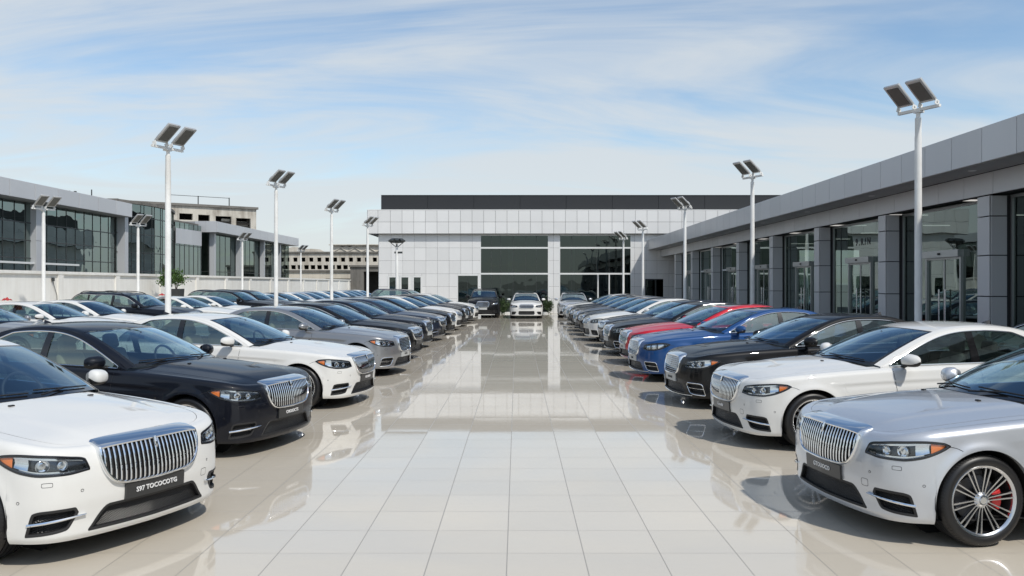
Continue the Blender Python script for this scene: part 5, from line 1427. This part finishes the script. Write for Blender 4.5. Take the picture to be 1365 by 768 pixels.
names = {'black': 'black', 'navy': 'dark navy', 'midnight': 'dark blue grey', 'white': 'white', 'grey': 'grey', 'silver': 'silver', 'beige': 'champagne'}
for i, (x, y, c_, p_) in enumerate(((2.5, 23.4, 'black', SEDB), (2.62, 26.2, 'navy', SED), (2.38, 29.1, 'white', SPT), (2.44, 32.1, 'navy', SPT), (2.44, 35.0, 'midnight', SEDC), (2.5, 37.9, 'black', SPT), (2.5, 40.8, 'navy', SEDB), (2.45, 43.6, 'white', SEDC))):
    car(p_, x, y, 7, 'R', c_, f'{names[c_]} sedan, {nth(i+1)} beyond the red sedan in the right row', 1 if y < 30 else 2, GR)
# left row
car(SED, -2.75, 6.35, 25, 'L', 'white', 'white sedan nearest the camera on the left, with an S97 TOCOCOTG plate', 0, GL_, plate='S97 TOCOCOTG', wheel='seven')
car(SED, -2.72, 10.05, 16, 'L', 'navy', 'near black navy sedan with beige seats, second in the left row', 0, GL_, plate='CNOSOCTS', seats='seat_beige')
car(SED, -2.48, 13.8, 10, 'L', 'white', 'white sedan with beige seats, third in the left row', 0, GL_, plate='COCODO', seats='seat_beige', wheel='seven')
car(SEDB, -2.46, 18.4, 11, 'L', 'grey', 'metallic grey sedan in the left row', 0, GL_, plate='OCTOE')
for i, (x, y, c_, p_) in enumerate(((-2.58, 22.0, 'black', SED), (-2.70, 25.9, 'navy', SEDB), (-2.56, 29.2, 'midnight', SED), (-2.47, 32.5, 'black', SEDC), (-2.43, 35.8, 'white', SPT), (-2.33, 39.0, 'black', SEDB), (-2.26, 42.1, 'navy', SEDC), (-2.13, 45.2, 'white', SPT))):
    car(p_, x, y, 9, 'L', c_, f'{names[c_]} sedan, {nth(i+1)} beyond the metallic grey sedan in the left row', 1 if y < 30 else 2, GL_)
car(SUV, -4.3, 50.6, 12, 'L', 'midnight', 'dark SUV seen side on behind the far end of the left row', 2, GL_, name='suv', cat='SUV')
car(SED, 8.5, 15.4, -90, 'F', 'black', 'black sedan parked along the right wing beyond the white sedan', 1, None)
# facing the camera
GF = 'cars facing the camera at the far end'
car(SUV, -1.97, 48.3, 90, 'F', 'black', 'black SUV facing the camera at the far end of the aisle', 2, GF, name='suv', cat='SUV')
car(SPT, .55, 47.4, 90, 'F', 'white', 'white sedan facing the camera alone in the middle of the aisle', 2, GF)
car(SPT, 3.35, 48.4, 88, 'F', 'silver', 'silver sedan facing the camera at the far end of the right row', 2, GF)
# rear row on the left
rows = [(20.9, 'grey', SEDB, 's'), (23.9, 'white', SEDB, 's'), (26.7, 'white', SPT, 's'), (29.6, 'navy', SUV, 'v'), (34.3, 'white', SEDB, 's'), (37.3, 'white', SPT, 's'), (40.2, 'black', SUV, 'v'), (43.0, 'navy', SUV, 'v'),
        (45.8, 'white', SEDB, 's'), (48.6, 'black', SED, 's'), (51.4, 'white', SEDB, 's'), (54.2, 'silver', SEDC, 's'), (57.0, 'midnight', SED, 's'), (59.8, 'white', SEDC, 's'), (62.6, 'black', SEDB, 's'), (65.4, 'white', SED, 's'), (68.2, 'grey', SEDB, 's'), (71.0, 'navy', SEDC, 's'), (73.8, 'white', SED, 's')]
for i, (y, c_, p_, kd) in enumerate(rows):
    car(p_, -11.3+random.uniform(-.12, .12), y, random.uniform(6, 10), 'L', c_, f'{names[c_]} {"sedan" if kd == "s" else "SUV with roof rails"}, {nth(i+1)} from the camera in the rear left row', 1 if y < 36 else 2, G2, name='sedan' if kd == 's' else 'suv', cat='car' if kd == 's' else 'SUV')
# small cloths left on two roofs
for i, (x, y, z, lab) in enumerate(((-14.35, 23.4, 1.50, 'crumpled red cloth on the roof of the nearest white car in the rear row'), (-14.5, 34.0, 1.50, 'crumpled red cloth on a white car roof beside the big lamp post'))):
    mb = MB(); g = np.random.default_rng(i+2); n = 14
    u, v = np.meshgrid(np.linspace(-1, 1, n), np.linspace(-1, 1, n), indexing='ij')
    zz = .09*np.exp(-(u*u+v*v)*1.2)*(1+.6*np.sin(u*7+i)*np.cos(v*6))+.01*g.random((n, n))
    mb.grid(np.stack([u*.13*(1+.2*np.sin(v*4)), v*.11, zz*.8], -1)); tag(obj('red_cloth', mb.mesh('red_cloth', [M['redcloth']], True, 60), None, (x, y, z)), lab, 'cloth', 'red cloths on car roofs')
